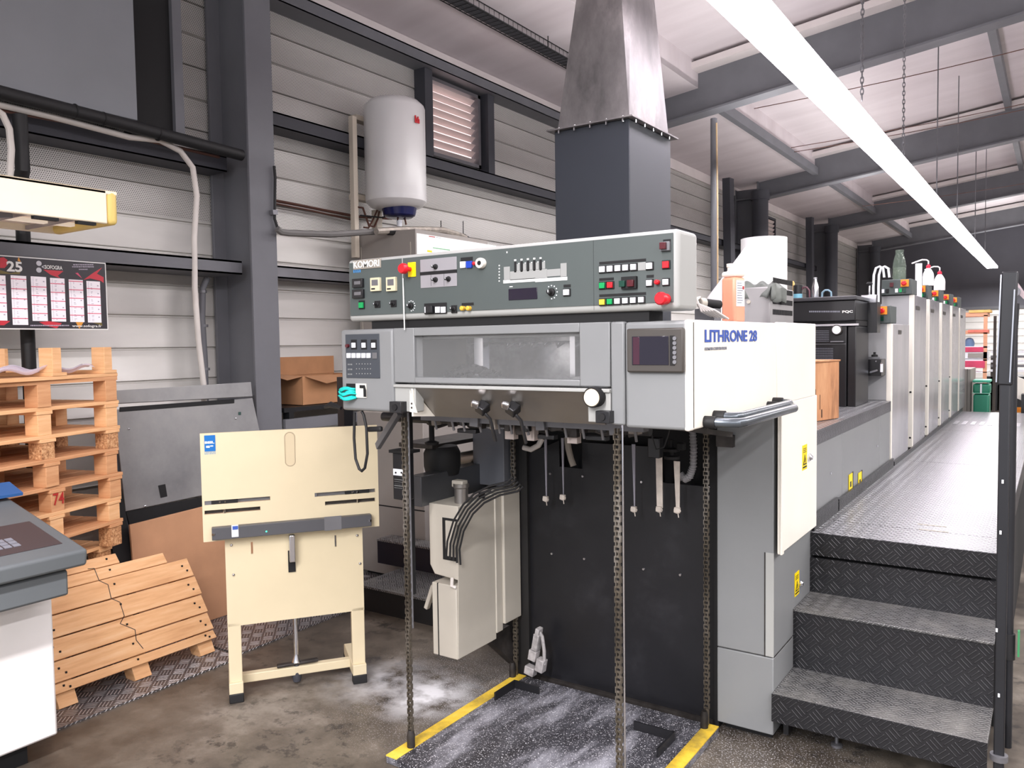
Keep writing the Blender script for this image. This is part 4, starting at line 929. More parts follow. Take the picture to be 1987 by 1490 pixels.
q.build('blue_marks', mat('blue_print', (60, 130, 190), .5, var=0), cs)
for (x0, y0, x1, y1) in ((233, 555, 333, 632), (233, 658, 338, 735)):
    m_ = fbc('meter', c1, x0, y0, x1, y1, BLACK, .012); fbc('meter_window', c1, x0+22, y0+22, x1-18, y1-26, GALV, .0125)
for (x0, y0, x1, y1) in ((408, 545, 500, 668), (560, 540, 652, 668)):
    fbc('small_controller', c1, x0, y0, x1, y1, mat('controller_cream', (206, 200, 170), .4, var=0), .012); fbc('controller_display', c1, x0+15, y0+18, x1-14, y1-52, GALV, .0125); fbc('controller_keys', c1, x0+12, y1-25, x0+50, y1-12, BLACKM, .0125)
fbc('button_green', c1, 284, 762, 340, 842, BLACKM, .004); fbc('button_green', c1, 292, 780, 334, 832, BTNG, .01)
def knob(px, py, r, m=BLACKM, d=.022, dial=False):
    c = at(px, py, Y=YF_); k_ = MB().lathe(c, [(r, 0), (r*.95, .006), (r*.6, .008), (r*.55, d)], 'Y', 20).build('knob', m, cs)
    MB().box(c.x-r*.12, c.x+r*.12, YF_-d-.001, YF_-d+.002, c.z-r*.1, c.z+r*.5).build('pointer', BTNW, k_)
    if dial:
        q = MB()
        for j in range(8): a_ = math.radians(120-j*30); q.obox((c.x+math.cos(a_)*r*1.6, YF_-.0006, c.z+math.sin(a_)*r*1.6), (.0035, .0012, .0035))
        q.build('dial_marks', BTNW, k_)
for p in ((462, 797), (618, 790)): fbc('switch_plate', c1, p[0]-28, p[1]-32, p[0]+28, p[1]+32, BLACKM, .003); knob(*c1(*p), .008)
fbc('emergency_plate', c1, 757, 395, 833, 530, YEL, .004)
c = at(*c1(780, 460), Y=YF_); MB().lathe(c, [(.008, 0), (.008, .03), (.0185, .032), (.019, .045), (.015, .052)], 'Y', 24).build('emergency_button', BTNR, cs)
fbc('grey_knob_panel', c1, 873, 368, 1228, 620, mat('lilac_grey', (146, 144, 148), .5, var=0), .002)
q = MB(); 
for (x0, y0, x1, y1) in ((873, 488, 1228, 493), (977, 490, 981, 620), (1103, 490, 1107, 620)): X0, X1, Z0, Z1 = F(*c1(x0, y0), *c1(x1, y1), YF_); q.box(X0, X1, YF_-.0026, YF_-.0018, Z0, Z1)
q.build('divider_lines', BLACKM, cs)
for p in ((1025, 435), (1025, 560), (1150, 553)): knob(*c1(*p), .0095, dial=True)
fbc('label_strip', c1, 1262, 348, 1380, 376, BLACKM, .001); fbc('button_white', c1, 1266, 388, 1316, 446, BTNW, .008); fbc('button_blue', c1, 1324, 384, 1378, 446, BTNB, .008)
c = at(*c1(1405, 405), Y=YF_); MB().lathe(c, [(.006, 0), (.006, .012), (.003, .015)], 'Y', 16).build('red_lamp', BTNR, cs)
c = at(*c1(1470, 402), Y=YF_); k_ = MB().lathe(c, [(.017, 0), (.018, .012), (.0165, .018)], 'Y', 24).build('round_socket', WHITE, cs); MB().lathe(c+Vector((0, -.0185, 0)), [(.008, 0), (.0075, .001)], 'Y', 16).build('socket_pins', BLACKM, cs)
MB().tube([at(782, 540, Y=YF_-.003), at(784, 600, Y=YF_-.006), at(785, 640, Y=YF_-.008)], .0022, 6).build('thin_wire', WHITEL, cs)
# mimic diagram of the press
MIM = mat('mimic_grey', (150, 152, 150), .5, var=0); MIW = mat('mimic_white', (214, 216, 214), .5, var=0)
q = MB(); Y = YF_
def mm(x0, y0, x1, y1): X0, X1, Z0, Z1 = F(x0, y0, x1, y1, Y); q.box(X0, X1, Y-.0015, Y, Z0, Z1)
def sl_(x, y): return y-(x-977)*.082                   # the panel's own horizontals fall away to the left
for k in range(5):
    x = 997+12.3*k; mm(x+6, sl_(x, 514), x+12, sl_(x, 527))
mm(978, 518, 990, 543); mm(990, 527, 1062, 539); mm(1062, 523, 1088, 535); mm(1088, 511, 1100, 536)
q.build('mimic_diagram', MIM, cs); q = MB()
mm(977, 543.5, 1039, 546); mm(1039, 541, 1101, 543.5)
for k in range(6): mm(968, 514+k*6, 970, 516.5+k*6)
for k in range(5): x = 998+12.3*k; mm(x, sl_(x, 505), x+4, sl_(x, 508)); mm(x+8, sl_(x, 512), x+10.5, sl_(x, 514))
mm(983, 488, 985, 491); mm(989, 555.5, 995, 557); q.build('mimic_marks', MIW, cs)
q = MB()
for k in range(5): x = 998+12.3*k; mm(x, sl_(x, 510), x+4.5, sl_(x, 530))
q.build('mimic_towers', BLACKM, cs)
fb('digital_display', 987, 561, 1043, 580, mat('display_black', (22, 12, 34), .15, var=0), .002)
knob(*c1(785, 812), .011, dial=True); 
fbc('switch_block', c1, 915, 790, 1130, 885, BLACKM, .004); fbc('button_white', c1, 925, 822, 945, 880, BTNW, .008); fbc('rocker', c1, 955, 815, 1015, 880, BLACK, .02); fbc('button_white', c1, 1028, 822, 1070, 878, BTNW, .009); fbc('button_white', c1, 1082, 822, 1124, 878, BTNW, .009)
fbc('switch_plate', c1, 1172, 808, 1228, 880, BLACKM, .003); knob(*c1(1200, 840), .009); fbc('label_strip', c1, 1272, 785, 1388, 806, BLACKM, .001)
for x in (1292, 1350): c = at(*c1(x, 836), Y=YF_); MB().lathe(c, [(.008, 0), (.008, .014), (.005, .017)], 'Y', 18).build('yellow_knob', mat('ochre_cap', (226, 180, 60), .4, var=0), cs)
knob(*c2(350, 680), .013, dial=True)
def btn(cf, x, y, m, s=30, d=.01, fr=True):
    if fr: fbc('button_frame', cf, x-s-6, y-s-6, x+s+6, y+s+6, BLACKM, .004)
    fbc('button', cf, x-s+4, y-s+4, x+s-4, y+s-4, m, d)
btn(c2, 500, 682, BTNW); fbc('label_strip', c2, 465, 608, 535, 632, BLACKM, .001)
for k, x in enumerate((845, 918, 994, 1068, 1145)): btn(c2, x, 461-k*5.5, BTNW, 30)
fbc('blank_key', c2, 1182, 395, 1260, 468, MIM, .002); btn(c2, 1298, 428, BTNW, 32); btn(c2, 845, 617, BTNG, 30); btn(c2, 920, 612, BTNR, 30)
fbc('key_box', c2, 1035, 535, 1180, 645, BLACKM, .012); btn(c2, 1052, 602, BTNDG, 32, .02, False); btn(c2, 1132, 597, BTNDR, 34, .02, False)
btn(c2, 1298, 592, BTNW, 30); c = at(*c2(1375, 585), Y=YF_); MB().lathe(c, [(.007, 0), (.007, .014), (.004, .018)], 'Y', 16).build('red_lamp', BTNR, cs); btn(c2, 1455, 583, BTNW, 30)
for k, (x, m) in enumerate(((845, BTNY), (918, BTNG), (990, BTNW), (1066, BTNW), (1142, BTNW), (1220, BTNW))): btn(c2, x, 776-k*4.5, m, 29)
for (x0, y0, x1, y1) in ((810, 385, 1260, 400), (810, 545, 950, 565), (810, 703, 1260, 722), (1265, 515, 1335, 540), (1425, 172, 1500, 192)):
    X0, _, Z0, Z1 = F(*c2(x0, y0), *c2(x1, y1), YF_)
    a_ = at(*c2(x0, y0+14), Y=YF_); b_ = at(*c2(x1, y0-(x1-x0)*.06+14), Y=YF_)
    MB().box(a_.x, b_.x, YF_-.001, YF_, (a_.z+b_.z)/2-.004, (a_.z+b_.z)/2+.004).build('label_strip', BLACKM, cs)
fbc('hooded_button', c2, 1408, 200, 1500, 280, GALV, .012); fbc('hooded_button_cap', c2, 1416, 208, 1474, 268, BTNDR, .022); btn(c2, 1457, 416, BTNR, 34)
c = at(*c2(1452, 746), Y=YF_); MB().lathe(c, [(.016, 0), (.016, .01), (.014, .03), (.019, .031), (.019, .04), (.015, .046)], 'Y', 24).build('emergency_button', BTNR, cs)

# ---- keypad on the left front panel
YP = YB
def pf(nm, x0, y0, x1, y1, m, d=.004, par=lf, Y=YP, bev=.0008): X0, X1, Z0, Z1 = F(x0, y0, x1, y1, Y); return MB().box(X0, X1, Y-d, Y, Z0, Z1).build(nm, m, par, bev)
pf('keypad', 671, 649, 738, 734, KEYP, .003)
for x in (688, 707.5, 726.5): pf('key_frame', x-6, 659, x+6, 678, BLACKM, .004); pf('key', x-3.5, 665, x+3.5, 674.5, BTNW, .008)
c = at(677, 671, Y=YP); MB().lathe(c, [(.007, 0), (.007, .014)], 'Y', 14).build('red_lamp', BTNDR, lf)
for k in range(5): x = 678.5+k*9.6; pf('key', x-3.6, 685, x+3.6, 694.5, BTNW, .008)
pf('blank_key', 724, 684, 733, 696, GALV, .006); q = MB()
for r in range(3):
    for k in range(6): c = at(692+k*5.4, 706+r*9.5, Y=YP-.003); q.obox(c, (.0035, .002, .0035))
    for k in range(3): c = at(676+k*3.2, 707+r*9.5, Y=YP-.003); q.obox(c, (.004, .001, .005))
q.build('indicator_dots', MIM, lf)
pf('socket_recess', 672, 744, 692, 756, BLACKM, .001); pf('socket_cover', 692, 744, 712, 772, WHITE, .006); q = MB()
X0, X1, Z0, Z1 = F(698, 747, 711, 770, YP-.006); q.prism([(X0, YP-.0065, Z1), (X1-.006, YP-.0065, Z1), (X1, YP-.0065, Z1-.02), (X1, YP-.0065, Z0), (X1-.014, YP-.0065, Z0), (X1-.014, YP-.0065, Z1-.012), (X0, YP-.0065, Z1-.012)], (0, -.001, 0)); q.build('socket_label', BLACKM, lf)
# touch screen
pf('screen_bezel', 1220, 638, 1330, 723, BEZEL, .016, rf, bev=.005); pf('touch_screen', 1231, 653, 1302, 708, SCRN, .018, rf); pf('pink_stripe', 1233, 654, 1246, 707, mat('screen_pink', (62, 30, 44), .12, var=0), .0184, rf)
pf('key_column', 1304, 651, 1314, 709, BLACKM, .0175, rf)
for k in range(6): c = at(1309, 656.5+k*9.2, Y=YP-.0175); MB().lathe(c, [(.0062, 0), (.0058, .002)], 'Y', 14).build('round_key', GALV, rf)
c = at(1158, 770, Y=YB-.0); lm = MB().lathe(c, [(.031, 0), (.032, .03), (.03, .034)], 'Y', 28).build('round_lamp', BLACKM, PR); MB().lathe(c+Vector((0, -.034, 0)), [(.0265, 0), (.0255, .002)], 'Y', 28).build('lamp_glass', mat('lamp_glass_cream', (250, 226, 186), .3, var=0, emit=.4), lm)
for (x0, y0, x1, y1) in ((755, 779, 778, 802), (1155, 797, 1183, 822)):
    X0, X1, Z0, Z1 = F(x0, y0, x1, y1, YB-.03); s_ = MB().box(X0, X1, YB-.03, YB+.04, Z0, Z1).build('sensor_block', BLACK, PR, bev=.002)
    c = Vector(((X0+X1)/2-.002, YB-.03, (Z0+Z1)/2)); MB().lathe(c, [(.012, .002), (.0115, .004)], 'Y', 18).build('sensor_eye', BLACKM, s_)
for px, py in ((925, 786), (984, 788)):
    c = at(px, py, Y=YB+.02); s_ = MB().obox(c+Vector((.01, .02, -.01)), (.04, .04, .035), (.6, .5, 0)).build('clamp_handle', BLACK, PR, bev=.004)
    MB().obox(c+Vector((-.003, -.004, .003)), (.03, .018, .03), (.7, .3, .4)).build('chrome_face', CHROME, s_, bev=.006)
    MB().tube([c+Vector((.02, .02, -.03)), c+Vector((.035, .03, -.05)), c+Vector((.035, .06, -.13))], .006, 8).build('lever', BLACK, s_)
for p in ((1015, 0),): pass

# ---- beneath the body
q = MB(); a = at(745, 828, Y=2.6); b = at(1262, 852, Y=2.6); q.cyl((a.x, 2.6, 1.285), (b.x, 2.6, 1.285), .02, 16); q.build('cross_shaft', BLACK, PR)
q = MB()
for x in (-2.15, -1.95, -1.74, -1.62, -1.5, -1.3): q.lathe((x, 2.6, 1.285), [(.03, -.02), (.032, 0), (.03, .02)], 'X', 16)
q.build('shaft_collars', BLACKM, PR)
q = MB(); q.box(-2.08, -1.12, 2.42, 2.46, 1.3, 1.345).box(-2.0, -1.5, 2.5, 2.56, 1.31, 1.34); q.build('suction_rail', GALV, PR)
q = MB(); rr0 = random.Random(11)
for k in range(16):
    x = -2.05+k*.058; q.obox((x, 2.5+rr0.uniform(-.05, .08), 1.3+rr0.uniform(-.02, .03)), (rr0.uniform(.02, .05), rr0.uniform(.02, .05), rr0.uniform(.02, .055)), (0, rr0.uniform(-.3, .3), 0))
q.build('pick_up_mechanism', DIRTM, PR, bev=.003)
q = MB()
for x in (-1.69, -1.6, -1.42): MB().box(x-.02, x+.02, 2.47, 2.5, 1.24, 1.31).build('paper_gate', mat('gate_pinkish', (176, 164, 158), .5, var=.1), PR)
q = MB(); q.box(-2.1, -1.13, 3.25, 3.6, .02, ZL+.1); q.build('dark_interior', BLACKM, PR)
bx('side_frame', -2.13, -2.045, 3.13, 3.6, .01, ZL, mat('side_frame_black', (30, 29, 29), .5, var=.1), PR)
# big black back panel with two cut-outs
pp = [at(1020, 1303, Y=3.15), at(1056, 1315, Y=3.15), at(1366, 1382, Y=3.15), at(1366, 925, Y=3.15), at(1285, 920, Y=3.15), at(1285, 860, Y=3.15), at(1130, 858, Y=3.15), at(1130, 905, Y=3.15), at(1085, 903, Y=3.15), at(1085, 857, Y=3.15), at(1020, 893, Y=3.15)]
q = MB(); q.prism([(-2.05, 3.15, .03), (-1.94, 3.15, .03), (-1.94, 3.15, .03), (-1.19, 3.15, .03), (-1.19, 3.15, 1.0), (-1.4, 3.15, 1.0), (-1.4, 3.15, 1.15), (-1.76, 3.15, 1.15), (-1.76, 3.15, 1.03), (-1.88, 3.15, 1.03), (-1.88, 3.15, 1.15), (-2.05, 3.15, 1.08)], (0, .012, 0))
bpn = q.build('back_panel', BPANEL, PR, bev=.001)
for px, py in ((1068, 919), (1131, 924), (1245, 935), (1071, 1074), (1134, 1084), (1249, 1104), (1320, 1115), (1376, 945)):
    c = at(px, py, Y=3.148); MB().lathe(c, [(.007, 0), (.005, .005)], 'Y', 10).build('bolt', CHROME, PR)
q = MB(); q.box(-2.0, -1.9, 3.1, 3.148, .03, .2); q.build('floor_notch', BLACKM, PR) if False else None
bx('floor_sill', -2.05, -1.15, 3.13, 3.2, 0, .03, DIRTM, PR)
MB().tube([at(x, y, Y=3.08) for x, y in ((1100, 848), (1103, 870), (1108, 890), (1113, 904))], .014, 10).build('cloth_hose', mat('dusty_hose', (150, 142, 132), .8, var=.1), PR)
MB().tube([at(x, y, Y=3.05) for x, y in ((1016, 868), (1030, 872), (1045, 864), (1052, 850))], .013, 10).build('white_hose', PIPEW, PR)
GB = mat('dusty_block', (150, 142, 134), .6, .2, var=.2, vs=20)
rg4 = random.Random(21)
for k in range(13):
    x = -2.02+k*.072+rg4.uniform(-.012, .012); m_ = (GB, DIRTM, BLACK, GALV)[k % 4]; h_ = rg4.uniform(.03, .06)
    g4 = MB().obox((x, 2.44+rg4.uniform(-.02, .03), 1.305), (rg4.uniform(.018, .04), .03, h_), (0, rg4.uniform(-.15, .15), 0)).build('gripper_block', m_, PR, bev=.003)
    MB().cyl((x+.012, 2.42, 1.33), (x+.012, 2.44, 1.265), .005, 8).build('gripper_pin', GALV, g4)
for (x, z, w_) in ((-1.93, 1.262, .09), (-1.56, 1.258, .07), (-1.36, 1.265, .08)): MB().box(x, x+w_, 2.46, 2.49, z-.008, z+.008).build('link_bar', BLACK, PR, bev=.002)
# straps hanging in front of the panel, tied with thread
TAPE = mat('woven_strap', (206, 196, 186), .8, var=.1, vs=30)
def strap(px, w, y0, y1, lw, m=TAPE):
    a, b = at(px, y0, Y=3.06), at(px+2, y1, Y=3.06); s_ = MB().hexa([(b.x-lw/2, 3.06, b.z), (b.x+lw/2, 3.06, b.z), (b.x+lw/2, 3.064, b.z), (b.x-lw/2, 3.064, b.z), (a.x-w/2, 3.06, a.z), (a.x+w/2, 3.06, a.z), (a.x+w/2, 3.064, a.z), (a.x-w/2, 3.064, a.z)]).build('hanging_strap', m, PR)
    q = MB(); c = Vector((b.x, 3.055, b.z)); q.tube([c+Vector((.012*math.cos(k*.9), .006*math.sin(k*1.3), -.008+.009*math.sin(k*.9))) for k in range(9)], .0035, 6); q.cyl(c, c+Vector((.006, 0, -.035)), .002, 5); q.obox(c+Vector((0, 0, -.004)), (.022, .014, .02)); q.build('knot', TAPE, s_)
STR2 = mat('grey_strap', (150, 148, 158), .7, var=.05)
strap(1058, .013, 850, 965, .004, STR2); strap(1091, .012, 850, 962, .003, STR2); strap(1229, .016, 862, 985, .004, STR2); strap(1278, .029, 850, 985, .026); strap(1313, .026, 895, 987, .015)
a = [at(x, y, Y=3.12) for x, y in ((1344, 838), (1346, 870), (1345, 905), (1338, 925), (1328, 930), (1320, 920))]
MB().tube(a, .013, 12).build('ribbed_hose', mat('ribbed_hose_grey', (132, 130, 132), .6, var=0), PR); q = MB()
for k in range(26):
    f_ = k/25*(len(a)-1.01); i = int(f_); p = a[i].lerp(a[i+1], f_-i); d = (a[i+1]-a[i]).normalized(); q.tube([p-d*.0015, p+d*.0015], .016, 10)
q.build('hose_ribs', mat('hose_rib', (156, 154, 156), .6, var=0), PR)
for (px, py, w) in ((1302, 873, .034), (1304, 888, .03)): c = at(px, py, Y=3.0); MB().lathe(c, [(w, -.005), (w, .006), (w*.3, .01), (w*.3, .04)], 'Z', 18).build('suction_cap', BLACKM, PR)
MB().obox(at(1272, 868, Y=2.9), (.05, .04, .08)).build('valve_block', BLACK, PR, bev=.004); MB().obox(at(1322, 866, Y=3.0), (.03, .03, .03)).build('valve_block', BLACKM, PR, bev=.004)
MB().tube([at(x, y, Y=2.8) for x, y in ((1262, 828), (1266, 850), (1273, 872), (1288, 868), (1296, 846), (1300, 830))], .003, 6).build('thin_cable', RUB, PR)
a = at(1310, 829, Y=2.5); b = at(1417, 843, Y=2.9); MB().bar(a, b, .02, .018).build('brown_bar', DIRTM, PR)
# grab rails on the side
GR = mat('blue_grey_rail', (92, 98, 104), .25, .6, var=.05)
def rail(off, z, y0, y1, x):
    pts = [(XR+.0, y0, z), (x-.03, y0, z), (x-.008, y0+.012, z), (x, y0+.04, z), (x, y1-.04, z), (x-.008, y1-.012, z), (x-.03, y1, z), (XR+.0, y1, z)]
    g_ = MB().tube(pts, .0145, 14).build('grab_rail', GR, PR)
    for y in (y0, y1): MB().cyl((XR, y, z), (XR+.035, y, z), .019, 16).build('rail_socket', RUB, g_)
ra = at(1366, 820, X=XR+.005); rb = at(1500, 784, X=XR+.005); rail(0, ra.z-.0, ra.y+.02, rb.y-.05, XR+.105); rail(0, ra.z+.01, ra.y+.1, rb.y+.02, XR+.07)
# left-hand fittings
q = [at(x, y, Y=YB+.02) for x, y in ((688, 800), (687, 850), (690, 890), (697, 910), (702, 914), (708, 908), (713, 880), (711, 830), (706, 806), (702, 798))]
MB().tube(q, .0055, 10).build('black_cable_loop', RUB, PR)
MB().bar(at(714, 833, Y=YB+.05), at(741, 832, Y=YB+.05), .018, .02).build('black_grip', RUB, PR, bev=.006)
MB().bar(at(774, 800, Y=2.5), at(733, 866, Y=2.6), .02, .03).build('diagonal_arm', STEELG, PR, bev=.002)
a = at(636, 789, Y=2.45); MB().tube([at(630, 790, Y=2.45), at(642, 785, Y=2.45), at(662, 792, Y=2.45)], [.006, .014, .008], 10).build('black_connector', RUB, PR)
X0, X1, Z0, Z1 = F(655, 795, 668, 826, 2.7); bx('left_support', X0, X1, 2.7, 2.76, Z0-.3, ZL+.1, BLACK, PR)
# hand pendant with white label
X0, X1, Z0, Z1 = F(761, 878, 788, 972, 2.45)
pn = MB().box(X0, X1, 2.45, 2.5, Z0, Z1).build('pendant_box', BLACK, PR, bev=.004); bx('pendant_head', X0-.01, X1+.02, 2.44, 2.52, Z1, Z1+.012, BLACKM, pn)
a = F(763, 909, 786, 924, 2.449); bx('white_label', a[0], a[1], 2.448, 2.4495, a[2], a[3], BTNW, pn); bx('post', X0+.02, X0+.045, 2.5, 2.53, .55, ZL, BLACKM, PR)
for px in (768, 779): c = at(px, 917, Y=2.447); MB().lathe(c, [(.004, 0), (.004, .002)], 'Y', 10).build('label_dot', BLACKM, pn)
q = MB()
for k in range(5): a = F(765, 930+k*4, 785-(k % 3)*4, 931.5+k*4, 2.449); q.box(a[0], a[1], 2.4485, 2.4495, a[2], a[3])
q.build('label_lines', MIM, pn)
# stainless guide, motor, valves
TROUGH = mat('trough_grey', (98, 100, 104), .35, .6, var=.08)
a = at(818, 984, X=-2.26); b = at(818, 925, X=-2.26)
MB().box(-2.33, -2.26, a.y, 3.4, a.z, b.z).build('guide_trough', TROUGH, PR, bev=.003)
a = at(800, 870, X=-2.3); MB().box(-2.5, -2.3, 2.75, 3.3, a.z-.02, a.z).build('trough_shelf', DIRTM, PR, bev=.003)
mc = at(858, 890, Y=2.85); MB().lathe((mc.x, mc.y, 0), [(.075, mc.z-.07), (.085, mc.z-.03), (.085, mc.z+.03), (.07, mc.z+.06), (.02, mc.z+.07)], 'Z', 24).build('vacuum_pump', BLACKM, PR)
MB().lathe(at(838, 858, Y=2.7), [(.03, -.01), (.032, 0), (.012, .008), (.012, .08)], 'Z', 20).build('suction_cap', BLACKM, PR)
q = MB(); q.tube([at(x, y, Y=2.7) for x, y in ((835, 812), (850, 818), (866, 812))], .03, 12); q.build('ducting', DIRTM, PR)
MB().cyl(at(884, 893, Y=3.1), at(960, 880, Y=3.1), .035, 18).build('steel_tube', STAIN, PR)
MB().box(-2.3, -2.12, 3.05, 3.5, .93, 1.2).build('inner_block', mat('bluish_grey_box', (104, 107, 114), .5, var=.05), PR, bev=.004)
c = at(895, 960, Y=2.75); MB().lathe(c, [(.03, -.09), (.03, .03), (.035, .035), (.035, .05)], 'Z', 18).build('clear_filter_bowl', STAIN, PR); MB().obox(at(892, 938, Y=2.75), (.06, .04, .03)).build('filter_head', BEIGE, PR, bev=.004)
q = MB()
for k in range(5):
    o_ = Vector((.004*k, .012*k, -.011*k)); q.tube([at(x, y, Y=2.62+.0*k)+o_ for x, y in ((996, 925), (985, 935), (950, 943), (920, 958), (898, 980), (880, 1010+k), (868+k, 1050), (866+k*2, 1080))], .0045, 6)
q.build('cable_bundle', RUB, PR)
# beige electric box hanging low
BX1 = -2.1
y0 = at(888, 1281, X=BX1).y; z0 = at(888, 1281, X=BX1).z; z1 = at(888, 1137, X=BX1).z; zt = at(893, 995, X=BX1).z+.03
eb = MB().box(-2.235, BX1, y0, y0+.26, z0, z1).build('lower_electric_box', BEIGE, PR, bev=.004)
bx('box_seam', -2.205, -2.2, y0-.0015, y0+.01, z0, z1, BLACKM, eb)
q = MB(); q.prism([(-2.26, y0+.02, zt), (-2.1, y0+.02, zt), (-2.1, y0+.02, z1+.02), (-2.235, y0+.02, z1+.03), (-2.26, y0+.02, z1+.07)], (0, .2, 0)); ub = q.build('upper_electric_box', BEIGE, PR, bev=.003)
a = F(862, 1022, 888, 1090, y0+.019); bx('dark_opening', a[0]-.01, a[1]+.003, y0+.0185, y0+.021, a[2], a[3]+.04, BLACKM, ub); bx('inner_cover', a[0]+.012, a[1]+.003, y0+.012, y0+.0185, a[2]+.02, a[3]+.03, BEIGE, ub)
MB().tube([(-2.13, y0+.01, z1+.03), (-2.12, y0-.005, z1+.0), (-2.1, y0, z1-.005)], .008, 8).build('cable_stub', PIPEW, ub)
q = MB(); a = at(962, 1242, X=BX1); q.prism([(BX1, y0+.003, z0+.005), (BX1, a.y, z0+.005), (BX1, a.y, zt+.005), (BX1, y0+.02, zt-.005)], (.003, 0, 0)); q.build('side_cover', BEIGE, ub)
b = at(993, 1245, X=BX1+.02)
MB().box(BX1-.05, BX1+.008, a.y, a.y+.05, z0+.03, zt+.01).build('side_step', BEIGE, ub, bev=.004); MB().box(BX1-.05, BX1+.02, a.y+.05, 3.12, z0+.06, zt+.02).build('side_step', BEIGE, ub, bev=.004)
q = MB(); q.prism([(-2.2, y0+.28, z0), (-2.2, 3.12, z0), (-2.16, 3.12, .06)], (.05, 0, 0)); q.build('dark_gusset', DIRTM, PR)
MB().bar(at(828, 1180, Y=2.75), at(842, 1135, Y=2.75), .025, .02).build('release_handle', BEIGE, PR, bev=.004)
# powdered couplings at the foot of the panel
q = MB()
for (x, y, w, h) in ((1042, 1245, .03, .08), (1036, 1270, .04, .05), (1050, 1290, .04, .06), (1030, 1300, .05, .04), (1045, 1228, .02, .05)): q.obox(at(x, y, Y=3.06), (w, .04, h), (0, .2, 0))
q.tube([at(x, y, Y=3.06) for x, y in ((1042, 1218), (1052, 1235), (1056, 1262), (1056, 1290))], .009, 8); q.build('powdered_coupling', mat('powdered_metal', (168, 164, 164), .7, .2, var=.25, vs=30), PR, bev=.006)

# ---- hoist chains and platform
def roller(x, y, z0, z1, label):
    q = MB(); n_ = int((z1-z0)/.0165)
    for k in range(n_):
        z = z0+k*.0165; w = .0055 if k % 2 else .0095
        for s_ in (-1, 1): q.obox((x+s_*w, y, z+.008), (.003, .013, .021))
        q.cyl((x-.009, y, z), (x+.009, y, z), .0045, 6)
    q.cyl((x, y, z0-.08), (x, y, z0), .01, 8)
    return tag(q.build('hoist_chain', CHAINM), label, 'chain', 'four roller chains of the pile hoist')
for px, Y, y0, y1, X, lb in ((797, 2.3, 810, 1462, -2.06, 'front left roller chain hanging from the press to the floor platform'), (1190, 2.3, 820, 1490, -1.157, 'front right roller chain hanging from the press, nearest the camera'),
                         (1001, 3.09, 845, 1320, -2.095, 'rear left roller chain beside the beige electric box'), (1371, 3.09, 840, 1420, -1.157, 'rear right roller chain beside the grey press column')):
    roller(X, Y, .1, ZL-.02, lb)
tag(MB().cyl((-2.06+.008, 2.315, .5), (-2.06+.008, 2.315, ZL), .0045, 8).build('guide_rod', GALV), 'slim guide rod right behind the front left chain', 'rod', 'rods beside the chains')
tag(MB().cyl((-1.157+.013, 2.312, .1), (-1.157+.013, 2.312, ZL), .0035, 8).build('guide_rod', CHROME), 'slim bright rod standing in for the light edge of the front right chain', 'rod', 'rods beside the chains')  # thin chrome line added as the bright edge of the chain
t = thing('hoist_platform', (-1.6, 2.65, 0), 'dark steel pile platform dusted with white powder lying on the floor, yellow edges', 'platform')
MB().box(-2.1, -1.11, 2.2, 3.1, .0, .03).build('plate', PLATEM, t, bev=.003)
YT = streaky('worn_yellow_paint', (150, 128, 60), (226, 190, 60), (240, 212, 98), 6, .5, 0)
bx('yellow_edge', -2.1, -2.045, 2.2, 3.1, .028, .032, YT, t); bx('yellow_edge', -1.165, -1.11, 2.2, 3.1, .028, .032, YT, t)
for cx_, cy_, sx, sy in ((-2.02, 2.97, .13, -.16), (-1.22, 2.9, -.17, -.16)):
    q = MB(); q.box(cx_, cx_+sx, cy_-.008, cy_, .03, .065).box(cx_-.004, cx_+.004, cy_, cy_+sy, .03, .065); q.build('corner_stop', BLACK, t)
for x, y in ((-2.06, 2.3), (-1.157, 2.3), (-2.095, 3.06), (-1.157, 3.06)): MB().lathe((x, y, .03), [(.016, 0), (.016, .05), (.011, .07)], 'Z', 14).build('chain_anchor', DIRTM, t)

# ---- teal gloves in the pocket
c = at(672, 763, Y=YB-.012); q = MB()
def gl(u, v, k):
    return (c.x-.035+.075*u+.006*math.sin(v*5+k), YB-.004-.03*math.sin(PI*u)**.5*(1-.2*k)-.012*k*0, c.z-.022+.016*k+.012*v+.004*math.sin(u*7+k*2))
for k in range(3): q.grid(lambda u, v: gl(u, v, k), 12, 5)
tag(q.build('rubber_gloves', TEAL, solid=.007), 'folded teal rubber gloves stuck in the left side of the press front', 'gloves')

# ---- exhaust duct above
t = thing('exhaust_duct', (-1.62, 3.2, ZT), 'tall square exhaust duct, dark blue-grey below and grey tapering hood above', 'duct')
dz = 2.5; dx0, dx1, dy0, dy1 = -1.795, -1.443, 3.0, 3.42
DUCTM = mat('duct_blue_grey', (38, 42, 50), .45, .1, var=.05)
MB().box(dx0, dx1, dy0, dy1, ZT, dz).build('lower_duct', DUCTM, t, bev=.003)
fl = MB().box(dx0-.025, dx1+.025, dy0-.025, dy1+.03, dz, dz+.006).build('flange', HOODM, t)
q = MB()
for k in range(5): q.cyl((dx0+.03+k*.075, dy0-.014, dz-.014), (dx0+.03+k*.075, dy0-.014, dz+.01), .004, 6); q.cyl((dx1+.014, dy0+.03+k*.085, dz-.014), (dx1+.014, dy0+.03+k*.085, dz+.01), .004, 6)
q.build('flange_bolts', CHROME, t)
tx0, tx1 = at(1110, 0, Y=3.05).x, at(1238, 0, Y=3.05).x
zh = 3.06; s0 = (dx0+.01, dx1-.005, dy0+.01, dy1-.01)
q = MB(); h2 = 4.3; f2 = (h2-dz)/(zh-dz)
e = (tx0, at(1215, 0, Y=3.05).x, 3.05, 3.37)
def ex(i): return s0[i]+(e[i]-s0[i])*min(f2, 2.2)
hz = dz+(zh-dz)*2.2
